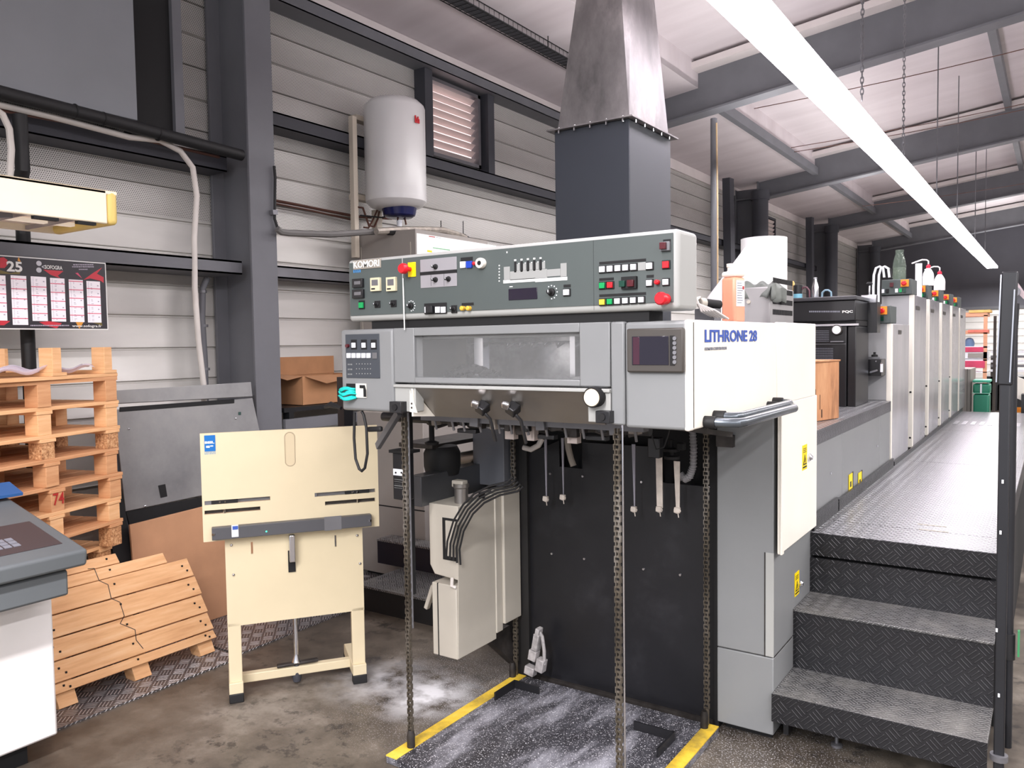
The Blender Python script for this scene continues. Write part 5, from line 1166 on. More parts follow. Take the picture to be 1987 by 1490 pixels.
b8 = q.b; B_ = [b8.verts.new(v) for v in ((s0[0], s0[2], dz+.006), (s0[1], s0[2], dz+.006), (s0[1], s0[3], dz+.006), (s0[0], s0[3], dz+.006))]
X_0, X_1, Y_0, Y_1 = ex(0), ex(1), ex(2), ex(3); cw, cd = (X_1-X_0)*.34, (Y_1-Y_0)*.34
T_ = [b8.verts.new((x, y, hz)) for x, y in ((X_0+cw, Y_0), (X_1-cw, Y_0), (X_1, Y_0+cd), (X_1, Y_1-cd), (X_1-cw, Y_1), (X_0+cw, Y_1), (X_0, Y_1-cd), (X_0, Y_0+cd))]
for k in range(4):
    b8.faces.new((B_[k], B_[(k+1) % 4], T_[2*k+1], T_[2*k])); b8.faces.new((B_[(k+1) % 4], T_[(2*k+2) % 8], T_[2*k+1]))
b8.faces.new(T_); b8.faces.new(B_[::-1])
q.build('tapered_hood', HOODM, t)
MB().box(ex(0), ex(1), ex(2), ex(3), hz, zc(-1.6)).build('upper_duct', HOODM, t)

# ================================================================== ON TOP OF THE DELIVERY
# grey ventilated fan housing
hx1 = -1.0; a = at(1494, 620, X=hx1); b = at(1540, 620, X=hx1); zt1 = at(1494, 556, X=hx1).z
t = thing('fan_housing', (hx1-.15, (a.y+b.y)/2, ZT), 'grey sheet-metal fan housing with slotted side, on the press top under a rag', 'fan housing')
hw = a.x-at(1440, 620, Y=a.y).x
MB().box(hx1-hw, hx1, a.y, b.y, ZT, zt1).build('casing', mat('housing_grey', (150, 148, 148), .5, .2, var=.06), t, bev=.005)
q = MB(); zz0 = ZT+.045
for r in range(4):
    for c in range(15): y = a.y+.04+c*(b.y-a.y-.06)/15; z = zz0+r*.045; q.box(hx1, hx1+.002, y, y+.014, z, z+.022)
q.build('vent_slots', BLACKM, t)
MB().lathe((hx1-hw*.75, a.y, ZT+.1), [(.008, 0), (.008, .008)], 'Y', 12).build('knob', BEIGE, t)
# rag
def rg(u, v):
    x = hx1-hw*.95+u*(hw*1.0); y = a.y-.012+v*.2+.02*math.sin(u*4); hang = max(0, u-.8)*1.0
    z = zt1+.012+.008*math.sin(u*12+v*6)+.008*math.sin(v*14-u*5)-(.5*(.12-v)*(1 if v < .12 else 0))
    if u > .9: x = hx1+.012+.012*math.sin(v*16); z = zt1+.012-(u-.9)*.7+.008*math.sin(v*12)
    return (x, y, z)
RAG = mat('grey_green_rag', (112, 116, 112), .95, var=.15, vs=14)
tag(MB().grid(rg, 36, 24).build('cleaning_rag', RAG, solid=.006), 'crumpled grey-green cleaning rag draped over the fan housing', 'rag')
# jug with orange liquid
jc = at(1423, 620, X=-1.0); w = .5*50/FPX*((RW.inverted() @ (jc-EYE)).z)*1.0; jz = at(1423, 538, X=-1.0).z; jt = at(1423, 527, X=-1.0).z; jcap = at(1420, 511, X=-1.0).z
t = thing('fluid_jug', (jc.x, jc.y, ZT), 'translucent plastic jug of orange-pink liquid on the press top', 'jug')
JL = mat('orange_fluid', (238, 160, 130), .3, var=.05, vs=3); JT = mat('jug_plastic', (244, 232, 220), .3, var=0)
MB().obox((jc.x, jc.y, (ZT+jz)/2), (w*1.35, w*1.35, jz-ZT), (0, 0, -.35)).build('filled_body', JL, t, bev=.012, seg=3)
MB().obox((jc.x, jc.y, (jz+jt)/2), (w*1.35, w*1.35, jt-jz), (0, 0, -.35)).build('clear_shoulder', JT, t, bev=.01, seg=3)
MB().lathe((jc.x-.006, jc.y, 0), [(.016, jt-.005), (.016, jcap-.014), (.019, jcap-.012), (.019, jcap)], 'Z', 20).build('cap', JT, t)
fw = Vector((math.sin(-.35)*-1, 0, 0)); R_ = Matrix.Rotation(-.35, 4, 'Z')
def jp(x, z, d=0): return Vector((jc.x, jc.y, 0))+R_ @ Vector((w*.676+d, x, z))
lz0, lz1 = at(1434, 596, X=-1.0).z, at(1434, 547, X=-1.0).z
q = MB(); q.prism([jp(-w*.5, lz0), jp(w*.45, lz0), jp(w*.45, lz1), jp(-w*.5, lz1)], R_ @ Vector((.0012, 0, 0))); lb_ = q.build('white_label', BTNW, t)
q = MB()
for k in range(9): z = lz1-.012-k*.009; q.prism([jp(-w*.42, z, .0014), jp(w*(.1+.05*(k % 4)), z, .0014), jp(w*(.1+.05*(k % 4)), z+.0028, .0014), jp(-w*.42, z+.0028, .0014)], R_ @ Vector((.0004, 0, 0)))
q.build('label_print', GREYL, lb_); q = MB(); z = lz1-.033; q.prism([jp(w*.2, z, .0016), jp(w*.4, z, .0016), jp(w*.4, z+.012, .0016), jp(w*.2, z+.012, .0016)], R_ @ Vector((.0004, 0, 0))); q.build('red_mark', REDL, lb_)
# white round drum with a sloping white sheet chute
wc = at(1482, 600, X=-1.25); wr = 43/FPX*((RW.inverted() @ (wc-EYE)).z); wt = at(1482, 463, X=-1.25).z
t = thing('white_duct', (wc.x, wc.y, ZT), 'bright white plastic duct with a long sloping skirt behind the jug', 'duct')
WP = mat('bright_white_plastic', (250, 249, 248), .4, var=0)
MB().lathe((wc.x, wc.y, 0), [(wr, ZT), (wr, wt), (wr*.93, wt), (wr*.93, wt-.03)], 'Z', 40).build('upright_drum', WP, t)
dpt = Vector((at(1382, 590, Y=wc.y).x, wc.y, at(1382, 590, Y=wc.y).z)); tp = Vector((wc.x-wr*.98, wc.y, at(1444, 478, Y=wc.y).z)); 
q = MB(); rb_ = Vector((wc.x, wc.y, ZT+.01)); q.prism([Vector((dpt.x-.03, wc.y-.1, ZT+.01)), rb_+Vector((0, -.1, 0)), Vector((wc.x-wr*.5, wc.y-.1, tp.z+.0)), Vector((dpt.x-.02, wc.y-.1, dpt.z))], (0, .2, 0)); q.build('sloping_skirt', WP, t, bev=.012, seg=3)
# small motor with wires
mc = at(1368, 588, X=-1.02)
t = thing('small_motor', (mc.x, mc.y, ZT), 'small motor with black ribbed body and white wires between console and jug', 'motor')
MB().cyl(mc+Vector((-.012, -.02, 0)), mc+Vector((.0, 0, 0)), .018, 20).build('round_face', BEIGE, t, bev=.003)
MB().cyl(mc+Vector((0, 0, 0)), mc+Vector((.03, .06, -.005)), .016, 12).build('ribbed_body', BLACKM, t)
q = MB()
for k in range(6): q.tube([mc+Vector((-.01, -.02, .02)), mc+Vector((-.01-.006*k, -.05, .01)), mc+Vector((.01+.01*k, -.06, -.03)), mc+Vector((.03+.012*k, -.02, -.048-.002*k))], .004, 6)
q.build('white_wires', PIPEW, t)
MB().box(mc.x-.03, mc.x+.04, mc.y-.02, mc.y+.05, ZT, mc.z-.02).build('mount', GALV, t)

# ================================================================== DECK, STAIRS, SIDE PANELS
SX0, SX1 = -.9, -.172; ZD = .733; DE = 10.6
t = thing('access_stairs', (-.54, 3.4, 0), 'black chequer-plate steps of two treads leading up to the press walkway', 'stairs')
MB().box(SX0-.0, SX1, 3.11, 3.43, .205, .215).build('tread', TR_WORN, t, bev=.002)
MB().box(SX0-.0, SX1, 3.105, 3.112, .105, .214).build('nosing', TR_STAIR, t)
MB().box(SX0+.0, SX1, 3.415, 3.42, .215, .463).build('riser', TR_STAIR, t)
MB().box(SX0+.0, SX1, 3.41, 3.72, .455, .465).build('tread', TR_WORN, t, bev=.002)
MB().box(SX0+.0, SX1, 3.69, 3.70, .465, .62).build('riser', TR_STAIR, t)
for x in (SX0+.02, SX1-.04): MB().box(x, x+.02, 3.2, 3.7, .02, .2).build('side_stringer', BLACK, t)
q = MB(); p = at(1606, 1480, Z=0); q.lathe((p.x, 3.25, 0), [(.022, 0), (.022, .01), (.007, .014), (.007, .12), (.016, .125), (.016, .14)], 'Z', 14); q.build('levelling_foot', GALV, t)
t = thing('walkway', (-.54, 7, .6), 'long raised black chequer-plate walkway along the printing units', 'walkway')
q = MB()
for i, (y0, y1) in enumerate(((3.7, 3.98), (3.984, 6.2), (6.204, 8.4), (8.404, DE))): q.box(SX0, SX1, y0, y1, ZD-.012, ZD)
q.build('deck_plates', TR_DECK, t)
MB().box(SX0, SX1, 3.694, 3.70, .632, ZD-.001).build('front_lip', TR_STAIR, t); bx('under_frame', SX0, SX1, 3.76, DE, .0, .62, BLACKM, t); bx('edge_beam', SX1-.03, SX1, 3.72, DE, .6, ZD-.012, BLACK, t)
q = MB()
for k in range(9): q.box(SX0+.06+k*.075, SX0+.1+k*.075, 9.0, 9.35, ZD+.001, ZD+.004)
q.build('grating_bars', mat('grating_steel', (190, 190, 194), .3, .7, var=0), t); q = MB(); q.box(-.5, -.38, 3.99, 3.995, ZD, ZD+.003).box(-.52, -.4, 4.1, 4.105, ZD, ZD+.003); q.build('hinge', BEIGE, t)
q = MB(); q.box(SX0, SX0+.012, 3.72, 4.2, ZD, ZD+.075).box(SX0, SX0+.012, 4.22, 5.85, ZD, ZD+.06).box(SX0, SX0+.01, 5.9, DE, ZD, ZD+.03); q.build('kick_strip', TR_STAIR, t)
t = thing('side_platform', (-1.5, 4.7, 0), 'low grey-panelled platform with chequer-plate top between the delivery and first small unit', 'platform')
ZQ = 1.18
MB().box(-2.2, SX0-.003, 3.72, 4.35, .0, 1.112).build('side_panel', PRESS, t, bev=.002); MB().box(-2.2, SX0-.003, 4.354, 5.4, .0, 1.112).build('side_panel', PRESS, t, bev=.002); MB().box(-2.2, SX0-.003, 5.404, 5.78, .0, 1.112).build('side_panel', PRESS, t, bev=.002)
MB().box(-2.2, SX0-.001, 3.71, 5.8, 1.112, 1.178).build('tread_edge', TR_ALU if False else tread('dark_grey_tread_edge', (84, 84, 88), .4, .4, .04, 3, .9, .3, (130, 130, 134), barc=(116, 116, 120)), t)
MB().box(-2.2, SX0-.001, 3.71, 5.8, 1.178, ZQ).build('tread_top', TR_DECK, t)
for px, py in ((1651, 937), (1669, 933)):
    p = at(px, py, X=SX0); s_ = bx('warning_sticker', SX0-.001, SX0+.001, p.y-.05, p.y+.04, p.z-.05, p.z+.05, YEL, t); bx('black_edge', SX0, SX0+.0015, p.y+.04, p.y+.055, p.z-.03, p.z+.055, BLACKM, s_); bx('sticker_print', SX0+.001, SX0+.0015, p.y-.025, p.y+.01, p.z-.02, p.z+.01, BLACKL, s_)
for px, py in ((1612, 918), (1702, 865)): p = at(px, py, X=SX0); q = MB(); [MB for _ in ()]; q.lathe(p, [(.007, -.001), (.007, .003)], 'X', 10); q.build('screw', CHROME, t)

# small coating unit
def lever(px): pass
UGREY = mat('unit_front_grey', (160, 160, 162), .45, var=.03)
def control_box(par, x0, x1, y0, y1, z0, z1, full):
    q = MB(); q.box(x0, x1, y0, y1, z0, z1); cb = q.build('control_box', CONS, par, bev=.004)
    h = z1-z0; w = x1-x0
    MB().box(x1-.075 if full else x1-.085, x1-.02, y0-.012, y0, z1-h*.5, z1-h*.04).build('orange_plate', ORG, cb)
    MB().lathe((x1-.05, y0-.012, z1-h*.28), [(.014, 0), (.018, .01), (.018, .024), (.012, .03)], 'Y', 18).build('emergency_button', BTNR, cb)
    MB().box(x0+w*.34, x0+w*.34+.024, y0-.012, y0, z1-h*.48, z1-h*.2).build('red_button', BTNDR, cb)
    for k, m in enumerate((BTNW, BTNG, BTNDG)): MB().box(x0+w*(.5+.12*k), x0+w*(.5+.12*k)+.02, y0-.01, y0, z0+h*.15, z0+h*.4).build('push_button', m, cb)
    if full:
        for k, m in enumerate((BTNW, BLACKM)): MB().box(x0+w*(.08+.14*k), x0+w*(.08+.14*k)+.02, y0-.01, y0, z0+h*.15, z0+h*.4).build('push_button', m, cb)
    return cb
t = thing('coating_unit', (-1.4, 6.2, 0), 'lower grey unit with control box, standing before the row of tall printing units', 'machine unit')
Y1 = 5.82
zf = at(1729, 628, Y=Y1).z
MB().box(-1.14, -.93, Y1, Y1+.75, ZQ, zf).build('front_casing', UGREY, t, bev=.004)
MB().box(-2.2, -1.14, Y1+.1, Y1+.75, 0, zf-.1).build('inner_body', BLACK, t, bev=.004); MB().box(-2.2, -.93, Y1, Y1+.75, 0, ZQ).build('base', PRESS, t)
MB().box(-.935, -.901, Y1, Y1+.04, .755, zf).build('cream_corner', WHITE, t, bev=.003); MB().box(-.925, -.902, Y1+.04, Y1+.75, .76, zf).build('side_cover', SIDEM, t, bev=.003)
for z in (.83, 1.12): MB().lathe((-.917, Y1, z), [(.007, -.001), (.006, .003)], 'Y', 10).build('screw', BLACKM, t)
p = at(1746, 645, X=-.9); bx('unit_plate', -.902, -.899, p.y-.05, p.y+.07, p.z-.012, p.z+.016, BEZEL, t)
control_box(t, -1.14, at(1728, 600, Y=Y1-.02).x, Y1-.02, Y1+.22, zf+.004, at(1700, 594, Y=Y1).z, False)
X0, X1, Z0, Z1 = F(1648, 697, 1712, 729, Y1-.12); MB().box(X0, X1, Y1-.16, Y1, Z0, Z1).build('black_guard_box', BLACK, t, bev=.003)
q = MB()
for px, py in ((1652, 701), (1652, 726), (1700, 701), (1710, 705)): q.lathe(at(px, py, Y=Y1-.16), [(.006, 0), (.005, .003)], 'Y', 10)
q.build('guard_screws', CHROME, t); MB().bar(at(1676, 726, Y=Y1-.17), at(1703, 718, Y=Y1-.17), .008, .012).build('lever', CHROME, t); a = F(1708, 706, 1713, 722, Y1-.165); bx('guard_label', a[0], a[1], Y1-.162, Y1-.16, a[2], a[3], BTNW, t)
MB().obox(at(1694, 694, Y=Y1-.1), (.09, .05, .012)).build('clamp', GALV, t); MB().lathe(at(1697, 692, Y=Y1-.1), [(.02, 0), (.02, .012), (.008, .016), (.008, .03)], 'Z', 14).build('thumb_knob', BLACKM, t)
X0, X1, Z0, Z1 = F(1644, 734, 1662, 774, Y1-.05); MB().box(X0, X1, Y1-.09, Y1, Z0, Z1).build('socket_box', GALV, t, bev=.004)
for z in (.35, .65): MB().box((X0+X1)/2-.008, (X0+X1)/2+.008, Y1-.092, Y1-.089, Z0+(Z1-Z0)*z-.008, Z0+(Z1-Z0)*z+.008).build('socket_hole', BLACKM, t)
X0, X1, Z0, Z1 = F(1669, 757, 1680, 775, Y1-.004); bx('switch_frame', X0, X1, Y1-.006, Y1, Z0, Z1, BEZEL, t); bx('switch', X0+.012, X1-.01, Y1-.009, Y1-.004, Z0+.015, Z1-.01, BTNW, t)

# tall printing units
Yu = [6.78, 7.68, 8.58, 9.48, 10.3]; zu = at(1770, 572, Y=6.78).z; ub = at(1770, 541, Y=6.78).z
nm = ['nearest tall printing unit, with a full control box and glass bottle on top', 'second tall printing unit, white wash bottle above it', 'third tall printing unit from the camera', 'fourth tall printing unit from the camera', 'farthest tall printing unit, beside the far shelf rack']
for i, y in enumerate(Yu):
    t = thing('printing_unit', (-1.5, y+.35, 0), nm[i], 'machine unit', 'row of tall printing units')
    MB().box(-1.14, -.93, y, y+.72, .74, zu).build('front_casing', UGREY, t, bev=.004)
    MB().box(-2.2, -1.14, y+.1, y+.62, 0, zu-.05).build('inner_body', BLACK, t); bx('base', -2.2, -.93, y, y+.8, 0, .74, BLACKM, t)
    MB().box(-.935, -.901, y, y+.045, .755, zu).build('cream_corner', WHITE, t, bev=.003)
    MB().box(-.925, -.902, y+.045, y+.72, .76, zu).build('side_cover', SIDEM, t, bev=.003)
    for z in (.83, 1.18): MB().lathe((-.917, y, z), [(.008, -.001), (.007, .003)], 'Y', 10).build('screw', BLACKM, t)
    bx('unit_plate', -.902, -.899, y+.12, y+.32, zu-.11, zu-.08, BEZEL, t)
    control_box(t, -1.14 if i == 0 else -1.05, -.912, y-.03 if i == 0 else y+.0, y+.25, zu+.004, ub, i == 0)
    if i in (1, 2): q = MB(); q.box(-1.0, -.97, y-.02, y, zu-.0, zu+.03); q.build('black_latch', BLACKM, t)
t = thing('hose_loops', (-1.25, 6.6, zu), 'pair of white-edged looped hoses beside the nearest tall unit', 'hose')
for k, (dx, m) in enumerate(((0, 0), (.055, 0))):
    q = [at(x+dx*180, y, Y=6.55) for x, y in ((1697, 590), (1697, 560), (1698, 535), (1702, 522), (1709, 519), (1716, 523), (1718, 540))]
    MB().tube(q, .014, 10).build('loop', BLACKM, t); MB().tube([p+Vector((-.006, -.012, .006)) for p in q], .009, 8).build('white_edge', BTNW, t)

# PQC ink control cabinet (black) beyond the platform
Yq = 5.2; xa = at(1500, 600, Y=Yq).x; xb = at(1660, 600, Y=Yq).x
zq0, zq1 = at(1640, 622, Y=Yq).z, at(1640, 582, Y=Yq).z
t = thing('black_inspection_cabinet', (-1.3, 5.4, ZQ), 'black cabinet with slotted front, round gauge and tool tray, behind the white press side', 'cabinet')
xl = -2.0
MB().box(xl, xb, Yq, Yq+.42, zq0, zq1).build('sloped_head', BLACK, t, bev=.006); MB().box(xl, xb+.01, Yq-.02, Yq+.43, zq1, at(1650, 574, Y=Yq).z).build('tool_tray', mat('tray_black', (58, 58, 62), .4, var=.05), t, bev=.004)
MB().box(xl, xb+.0, Yq+.02, Yq+.42, at(1640, 632, Y=Yq).z, zq0).build('recess', BLACKM, t)
z_ = at(1640, 630, Y=Yq).z; MB().box(xl, xb+.02, Yq-.01, Yq+.0, z_-.006, z_+.006).build('bright_edge', CHROME, t)
MB().box(xl, at(1642, 700, Y=Yq).x, Yq, Yq+.42, ZQ, z_-.008).build('lower_body', BLACK, t, bev=.004)
MB().box(at(1643, 700, Y=Yq).x, xb+.0, Yq+.02, Yq+.42, ZQ, z_-.01).build('side_column', BLACK, t, bev=.004)
q = MB()
for r in range(7):
    for c in range(14): p = at(1575+c*2.5, 642+r*3.3, Y=Yq-.001); q.obox(p, (.0055, .002, .0035))
for r in range(7):
    for c in range(18): p = at(1573+c*2.5, 676+r*3.3, Y=Yq-.001); q.obox(p, (.0055, .002, .0035))
q.build('vent_slots', GREYL, t); a = F(1570, 668, 1641, 669, Y=Yq) if False else None
p0, p1 = at(1570, 668, Y=Yq-.001), at(1641, 668, Y=Yq-.001); bx('seam', p0.x, p1.x, Yq-.002, Yq, p0.z-.002, p0.z+.002, GALV, t)
p0, p1, p2 = at(1634.5, 608, Y=Yq-.001), at(1655, 608, Y=Yq-.001), at(1634.5, 602.5, Y=Yq-.001); text('lettering', 'PQC', p0, (1, 0, 0), (0, 0, 1), p1.x-p0.x, p2.z-p0.z, WHITEL, t, .03)
q = MB(); x = 1570; rz_ = random.Random(5)
while x < 1629: w_ = rz_.uniform(1, 3.4); a_, b_ = at(x, 604.5, Y=Yq-.001), at(x+w_, 604.5, Y=Yq-.001); q.box(a_.x, b_.x, Yq-.0015, Yq, a_.z-.005, a_.z+.005); x += w_+.9
q.build('small_lettering', GREYL, t)
c = at(1625, 640, Y=Yq); g_ = MB().lathe(c, [(.03, 0), (.032, .02), (.028, .028)], 'Y', 24).build('gauge', BEZEL, t); MB().lathe(c+Vector((0, -.028, 0)), [(.025, 0), (.024, .001)], 'Y', 24).build('gauge_dial', BTNW, g_)
MB().box(c.x-.035, c.x+.04, Yq-.03, Yq, c.z-.075, c.z-.068).build('gauge_shelf', GALV, t)
# things on the tray
zt_ = at(1650, 574, Y=Yq).z
p = at(1582, 560, Y=Yq+.1); t = thing('glass_bottle', (p.x, Yq+.1, zt_), 'dark slim bottle with light streak standing on the black tool tray', 'bottle')
MB().lathe((p.x, Yq+.1, zt_), [(.02, 0), (.021, .01), (.02, .07), (.01, .105), (.009, .12), (.011, .122), (.011, .13)], 'Z', 20).build('body', CHROME, t)
for k, (px, h, lb, m) in enumerate(((1548, .085, 'blue and black tin at the left end of the tool tray', BLACK), (1562, .07, 'dark red-rimmed loop tool on the tray', mat('dusky_red', (96, 60, 70), .5, var=0)), (1604, .045, 'small blue-grey looped tool on the tray', mat('pale_blue', (130, 160, 176), .5, var=0)))):
    p = at(px, 570, Y=Yq+.08)
    if k == 0: t = thing('tin', (p.x, Yq+.08, zt_), lb, 'tin'); MB().lathe((p.x, Yq+.08, zt_), [(.028, 0), (.028, .03)], 'Z', 20).build('blue_base', mat('pale_blue2', (120, 180, 200), .4, var=0), t); MB().lathe((p.x, Yq+.08, zt_), [(.028, .03), (.028, h)], 'Z', 20).build('black_body', BLACK, t)
    else: tag(MB().tube([(p.x-.028, Yq+.08, zt_), (p.x-.026, Yq+.08, zt_+h*.7), (p.x-.01, Yq+.08, zt_+h), (p.x+.01, Yq+.08, zt_+h), (p.x+.026, Yq+.08, zt_+h*.7), (p.x+.028, Yq+.08, zt_)], .006, 8).build('loop_tool', m), lb, 'tool')
p = at(1540, 552, Y=Yq+.1); tag(MB().tube([(p.x, Yq+.1, zt_), (p.x, Yq+.1, zt_+.1), (p.x-.004, Yq+.1, zt_+.115)], [.006, .007, .003], 8).build('brush', mat('brush_yellow', (220, 180, 110), .6, var=0)), 'small brush with yellow tip at the left end of the tool tray', 'brush')
t = thing('clamp_lever', (-1.13, 5.6, zq1), 'chrome lever with black ball beside the black cabinet top', 'lever'); p = at(1687, 580, Y=5.6)
q = MB(); q.obox((p.x, 5.6, p.z), (.09, .05, .05)); q.cyl((p.x, 5.6, p.z), (p.x, 5.6, p.z+.09), .006, 8); q.build('lever_body', CHROME, t, bev=.003); MB().lathe((p.x, 5.6, p.z+.085), [(.006, 0), (.018, .006), (.02, .014), (.012, .024)], 'Z', 16).build('ball_knob', BLACKM, t); MB().box(p.x-.05, p.x+.05, 5.58, 5.7, zq1-.2, p.z-.02).build('foot', BLACK, t)

# bottles on the unit tops
p = at(1745, 541, Y=6.85); z0, z1 = ub, at(1745, 485, Y=6.85).z; hh = z1-z0
t = thing('glass_jar', (p.x, 6.85, z0), 'greenish clear glass bottle on the nearest tall printing unit', 'bottle')
BG = mat('greenish_glass', (120, 136, 122), .05, var=0, alpha=.3)
r = .048; MB().lathe((p.x, 6.85, z0), [(r*.96, 0), (r, .01), (r, hh*.45), (r*.8, hh*.72), (r*.58, hh*.86), (r*.56, hh*.93), (r*.62, hh*.94), (r*.62, hh)], 'Z', 28).build('glass_body', BG, t)
MB().lathe((p.x, 6.85, z0), [(r*.9, .006), (r*.9, hh*.4), (r*.88, hh*.41)], 'Z', 24).build('liquid', mat('pale_liquid', (120, 134, 118), .1, var=0, alpha=.5), t)
WB = mat('wash_bottle_white', (248, 246, 246), .4, var=0); RC = mat('wash_cap_red', (224, 40, 70), .4, var=0)
for (px, ytop, ybase, Yb, side, lb) in ((1801, 519, 556, 7.8, -1, 'left white wash bottle with red cap and bent spout on the second unit'), (1823, 531, 570, 8.7, -1, 'right white wash bottle with red cap and bent spout on the third unit')):
    c = at(px, 560, Y=Yb); zt2 = at(px, ytop, Y=Yb).z; z0 = ub; hh = zt2-z0
    t = thing('wash_bottle', (c.x, Yb, z0), lb, 'bottle')
    r = .5*20/FPX*((RW.inverted() @ (c-EYE)).z)
    MB().lathe((c.x, Yb, z0), [(r*.95, 0), (r, .01), (r, hh*.5), (r*.9, hh*.68), (r*.55, hh*.88), (r*.3, hh*.97), (r*.3, hh)], 'Z', 28).build('body', WB, t)
    MB().lathe((c.x, Yb, z0), [(r*.38, hh*.96), (r*.4, hh*1.1), (r*.2, hh*1.14), (r*.12, hh*1.2)], 'Z', 18).build('red_cap', RC, t)
    q = [(c.x, Yb, z0+hh*1.15), (c.x, Yb, z0+hh*1.34), (c.x-.015, Yb, z0+hh*1.42), (c.x-.05, Yb, z0+hh*1.44), (c.x-.1, Yb, z0+hh*1.34), (c.x-.13, Yb, z0+hh*1.27)]
    MB().tube(q, .006, 8).build('spout', WB, t)
p = at(1781, 545, Y=7.35); a = F(1774, 512, 1791, 560, 7.3)
t = thing('white_carton', ((a[0]+a[1])/2, 7.3, zu), 'white paper box standing beside the left wash bottle', 'box'); MB().obox(((a[0]+a[1])/2, 7.3, (zu+a[3])/2), (a[1]-a[0]-.02, .06, a[3]-zu), (0, 0, .2)).build('carton', mat('carton_white', (232, 230, 236), .5, var=.02), t)

# corrugated box on the platform
P0, P1 = at(1575, 820, Z=ZQ), at(1628, 812, Z=ZQ)
dv = (P1-P0); dv.z = 0; wdt = dv.length; dv.normalize(); pv = Vector((-dv.y, dv.x, 0)); zc_ = at(1600, 702, Y=P0.y+.12).z
t = thing('delivery_carton', P0, 'brown corrugated carton with black arrow print standing on the chequer platform', 'box')
def cb_(u, v, z): return P0+dv*u+pv*v+Vector((0, 0, z-ZQ))
KR = streaky('kraft_carton', (96, 62, 42), (186, 132, 92), (206, 156, 114), 9, .8, 0, (1, 1, .22))
U0 = -.24
q = MB(); q.hexa([cb_(U0, 0, ZQ+.002), cb_(wdt, 0, ZQ+.002), cb_(wdt, .3, ZQ+.002), cb_(U0, .3, ZQ+.002), cb_(U0, 0, zc_), cb_(wdt, 0, zc_), cb_(wdt, .3, zc_), cb_(U0, .3, zc_)]); q.build('carton', KR, t, bev=.003)
q = MB(); q.hexa([cb_(.0, -.01, zc_), cb_(wdt+.004, -.004, zc_), cb_(wdt+.004, .3, zc_), cb_(0, .3, zc_), cb_(.0, -.012, zc_+.008), cb_(wdt+.004, -.006, zc_+.008), cb_(wdt+.004, .3, zc_+.008), cb_(0, .3, zc_+.008)]); q.build('torn_lid', KR, t)
q = MB()
def pr(u0, u1, z0, z1): q.hexa([cb_(u0, -.0012, z0), cb_(u1, -.0012, z0), cb_(u1, 0, z0), cb_(u0, 0, z0), cb_(u0, -.0012, z1), cb_(u1, -.0012, z1), cb_(u1, 0, z1), cb_(u0, 0, z1)])
H_ = zc_-ZQ; pr(.004, .012, ZQ+H_*.1, ZQ+H_*.3); pr(.0, .03, ZQ+H_*.08, ZQ+H_*.1); pr(.01, .028, ZQ+H_*.32, ZQ+H_*.36); pr(.036, .039, ZQ+H_*.06, ZQ+H_*.55); pr(.08, .084, ZQ+H_*.2, ZQ+H_*.45); pr(.095, .105, ZQ+H_*.06, ZQ+H_*.2)
q.build('black_print', mat('carton_print', (70, 48, 36), .8, var=0), t)

# ================================================================== LEFT-HAND STEPS BEHIND THE PRESS
t = thing('drive_side_steps', (-2.95, 3.7, 0), 'black chequer-topped steps on the far left side of the press', 'stairs')
MB().box(-3.5, -2.25, 3.45, 3.9, .0, .14).build('step_body', BLACKM, t); MB().box(-3.5, -2.25, 3.44, 3.9, .14, .152).build('tread', TR_WORN, t)
a = at(732, 1045, Y=3.86); MB().box(a.x, -2.25, 3.86, 3.99, .152, a.z-.012).build('step_body', mat('step_dark_navy', (20, 20, 32), .5, var=0), t); MB().box(a.x, -2.25, 3.855, 3.99, a.z-.012, a.z).build('tread', TR_WORN, t)
bx('upper_body', -3.2, -2.4, 4.3, 6, 0, .6, BLACKM, t)

# ================================================================== RIGHT: HANDRAIL POSTS
HR = mat('handrail_black', (36, 37, 41), .4, .2, var=.12)
t = thing('handrail_post', (-.16, 3.13, 0), 'tall black handrail post with painted edge highlights at the right of the steps', 'handrail')
a, b = at(1936, 735, Y=3.1), at(1961, 528, Y=3.13); g = at(1938, 1480, Y=3.1)
MB().box(g.x-.016, g.x+.016, 3.09, 3.11, 0, a.z+.01).build('lower_post', HR, t, bev=.004)
MB().bar((g.x, 3.1, a.z-.02), (b.x, 3.1, b.z), .046, .03, (0, 1, 0)).build('leaning_upper_post', HR, t, bev=.005)
MB().bar((g.x-.024, 3.078, a.z-.01), (b.x-.024, 3.078, b.z-.01), .004, .004, (0, 1, 0)).build('bright_edge', CHROME, t)  # chrome strips stand in for highlights along the post edges
MB().bar((g.x+.014, 3.078, a.z-.01), (b.x+.014, 3.078, b.z-.06), .004, .004, (0, 1, 0)).build('bright_edge', CHROME, t)
c = Vector((g.x+.03, 3.1, .2)); MB().lathe((g.x, 3.1, .17), [(.027, 0), (.027, .02)], 'Z', 14).build('strap_clip', GALV, t)
for z in (.4, .62, .95, 1.12): MB().obox((g.x-.018+.02*(z*7 % 1), 3.079, z), (.006, .003, .012)).build('paint_chip', BTNW, t)
t = thing('rear_handrail', (-.13, 4.2, .1), 'second black rail tube right behind the tall handrail post', 'handrail')
a, b = at(1957, 1268, X=-.125), at(1972, 560, X=-.125)
yy = 3.6; pa, pb = at(1957, 1268, Y=yy), at(1966, 640, Y=yy)
MB().tube([(pa.x, yy, 0), (pa.x, yy, pa.z), (pb.x, yy, pb.z), (pb.x+.004, yy, pb.z+.1)], .016, 12).build('tube', HR, t); MB().lathe((pa.x, yy, pa.z-.02), [(.022, 0), (.022, .1)], 'Z', 12).build('clamp_sleeve', RUB, t)
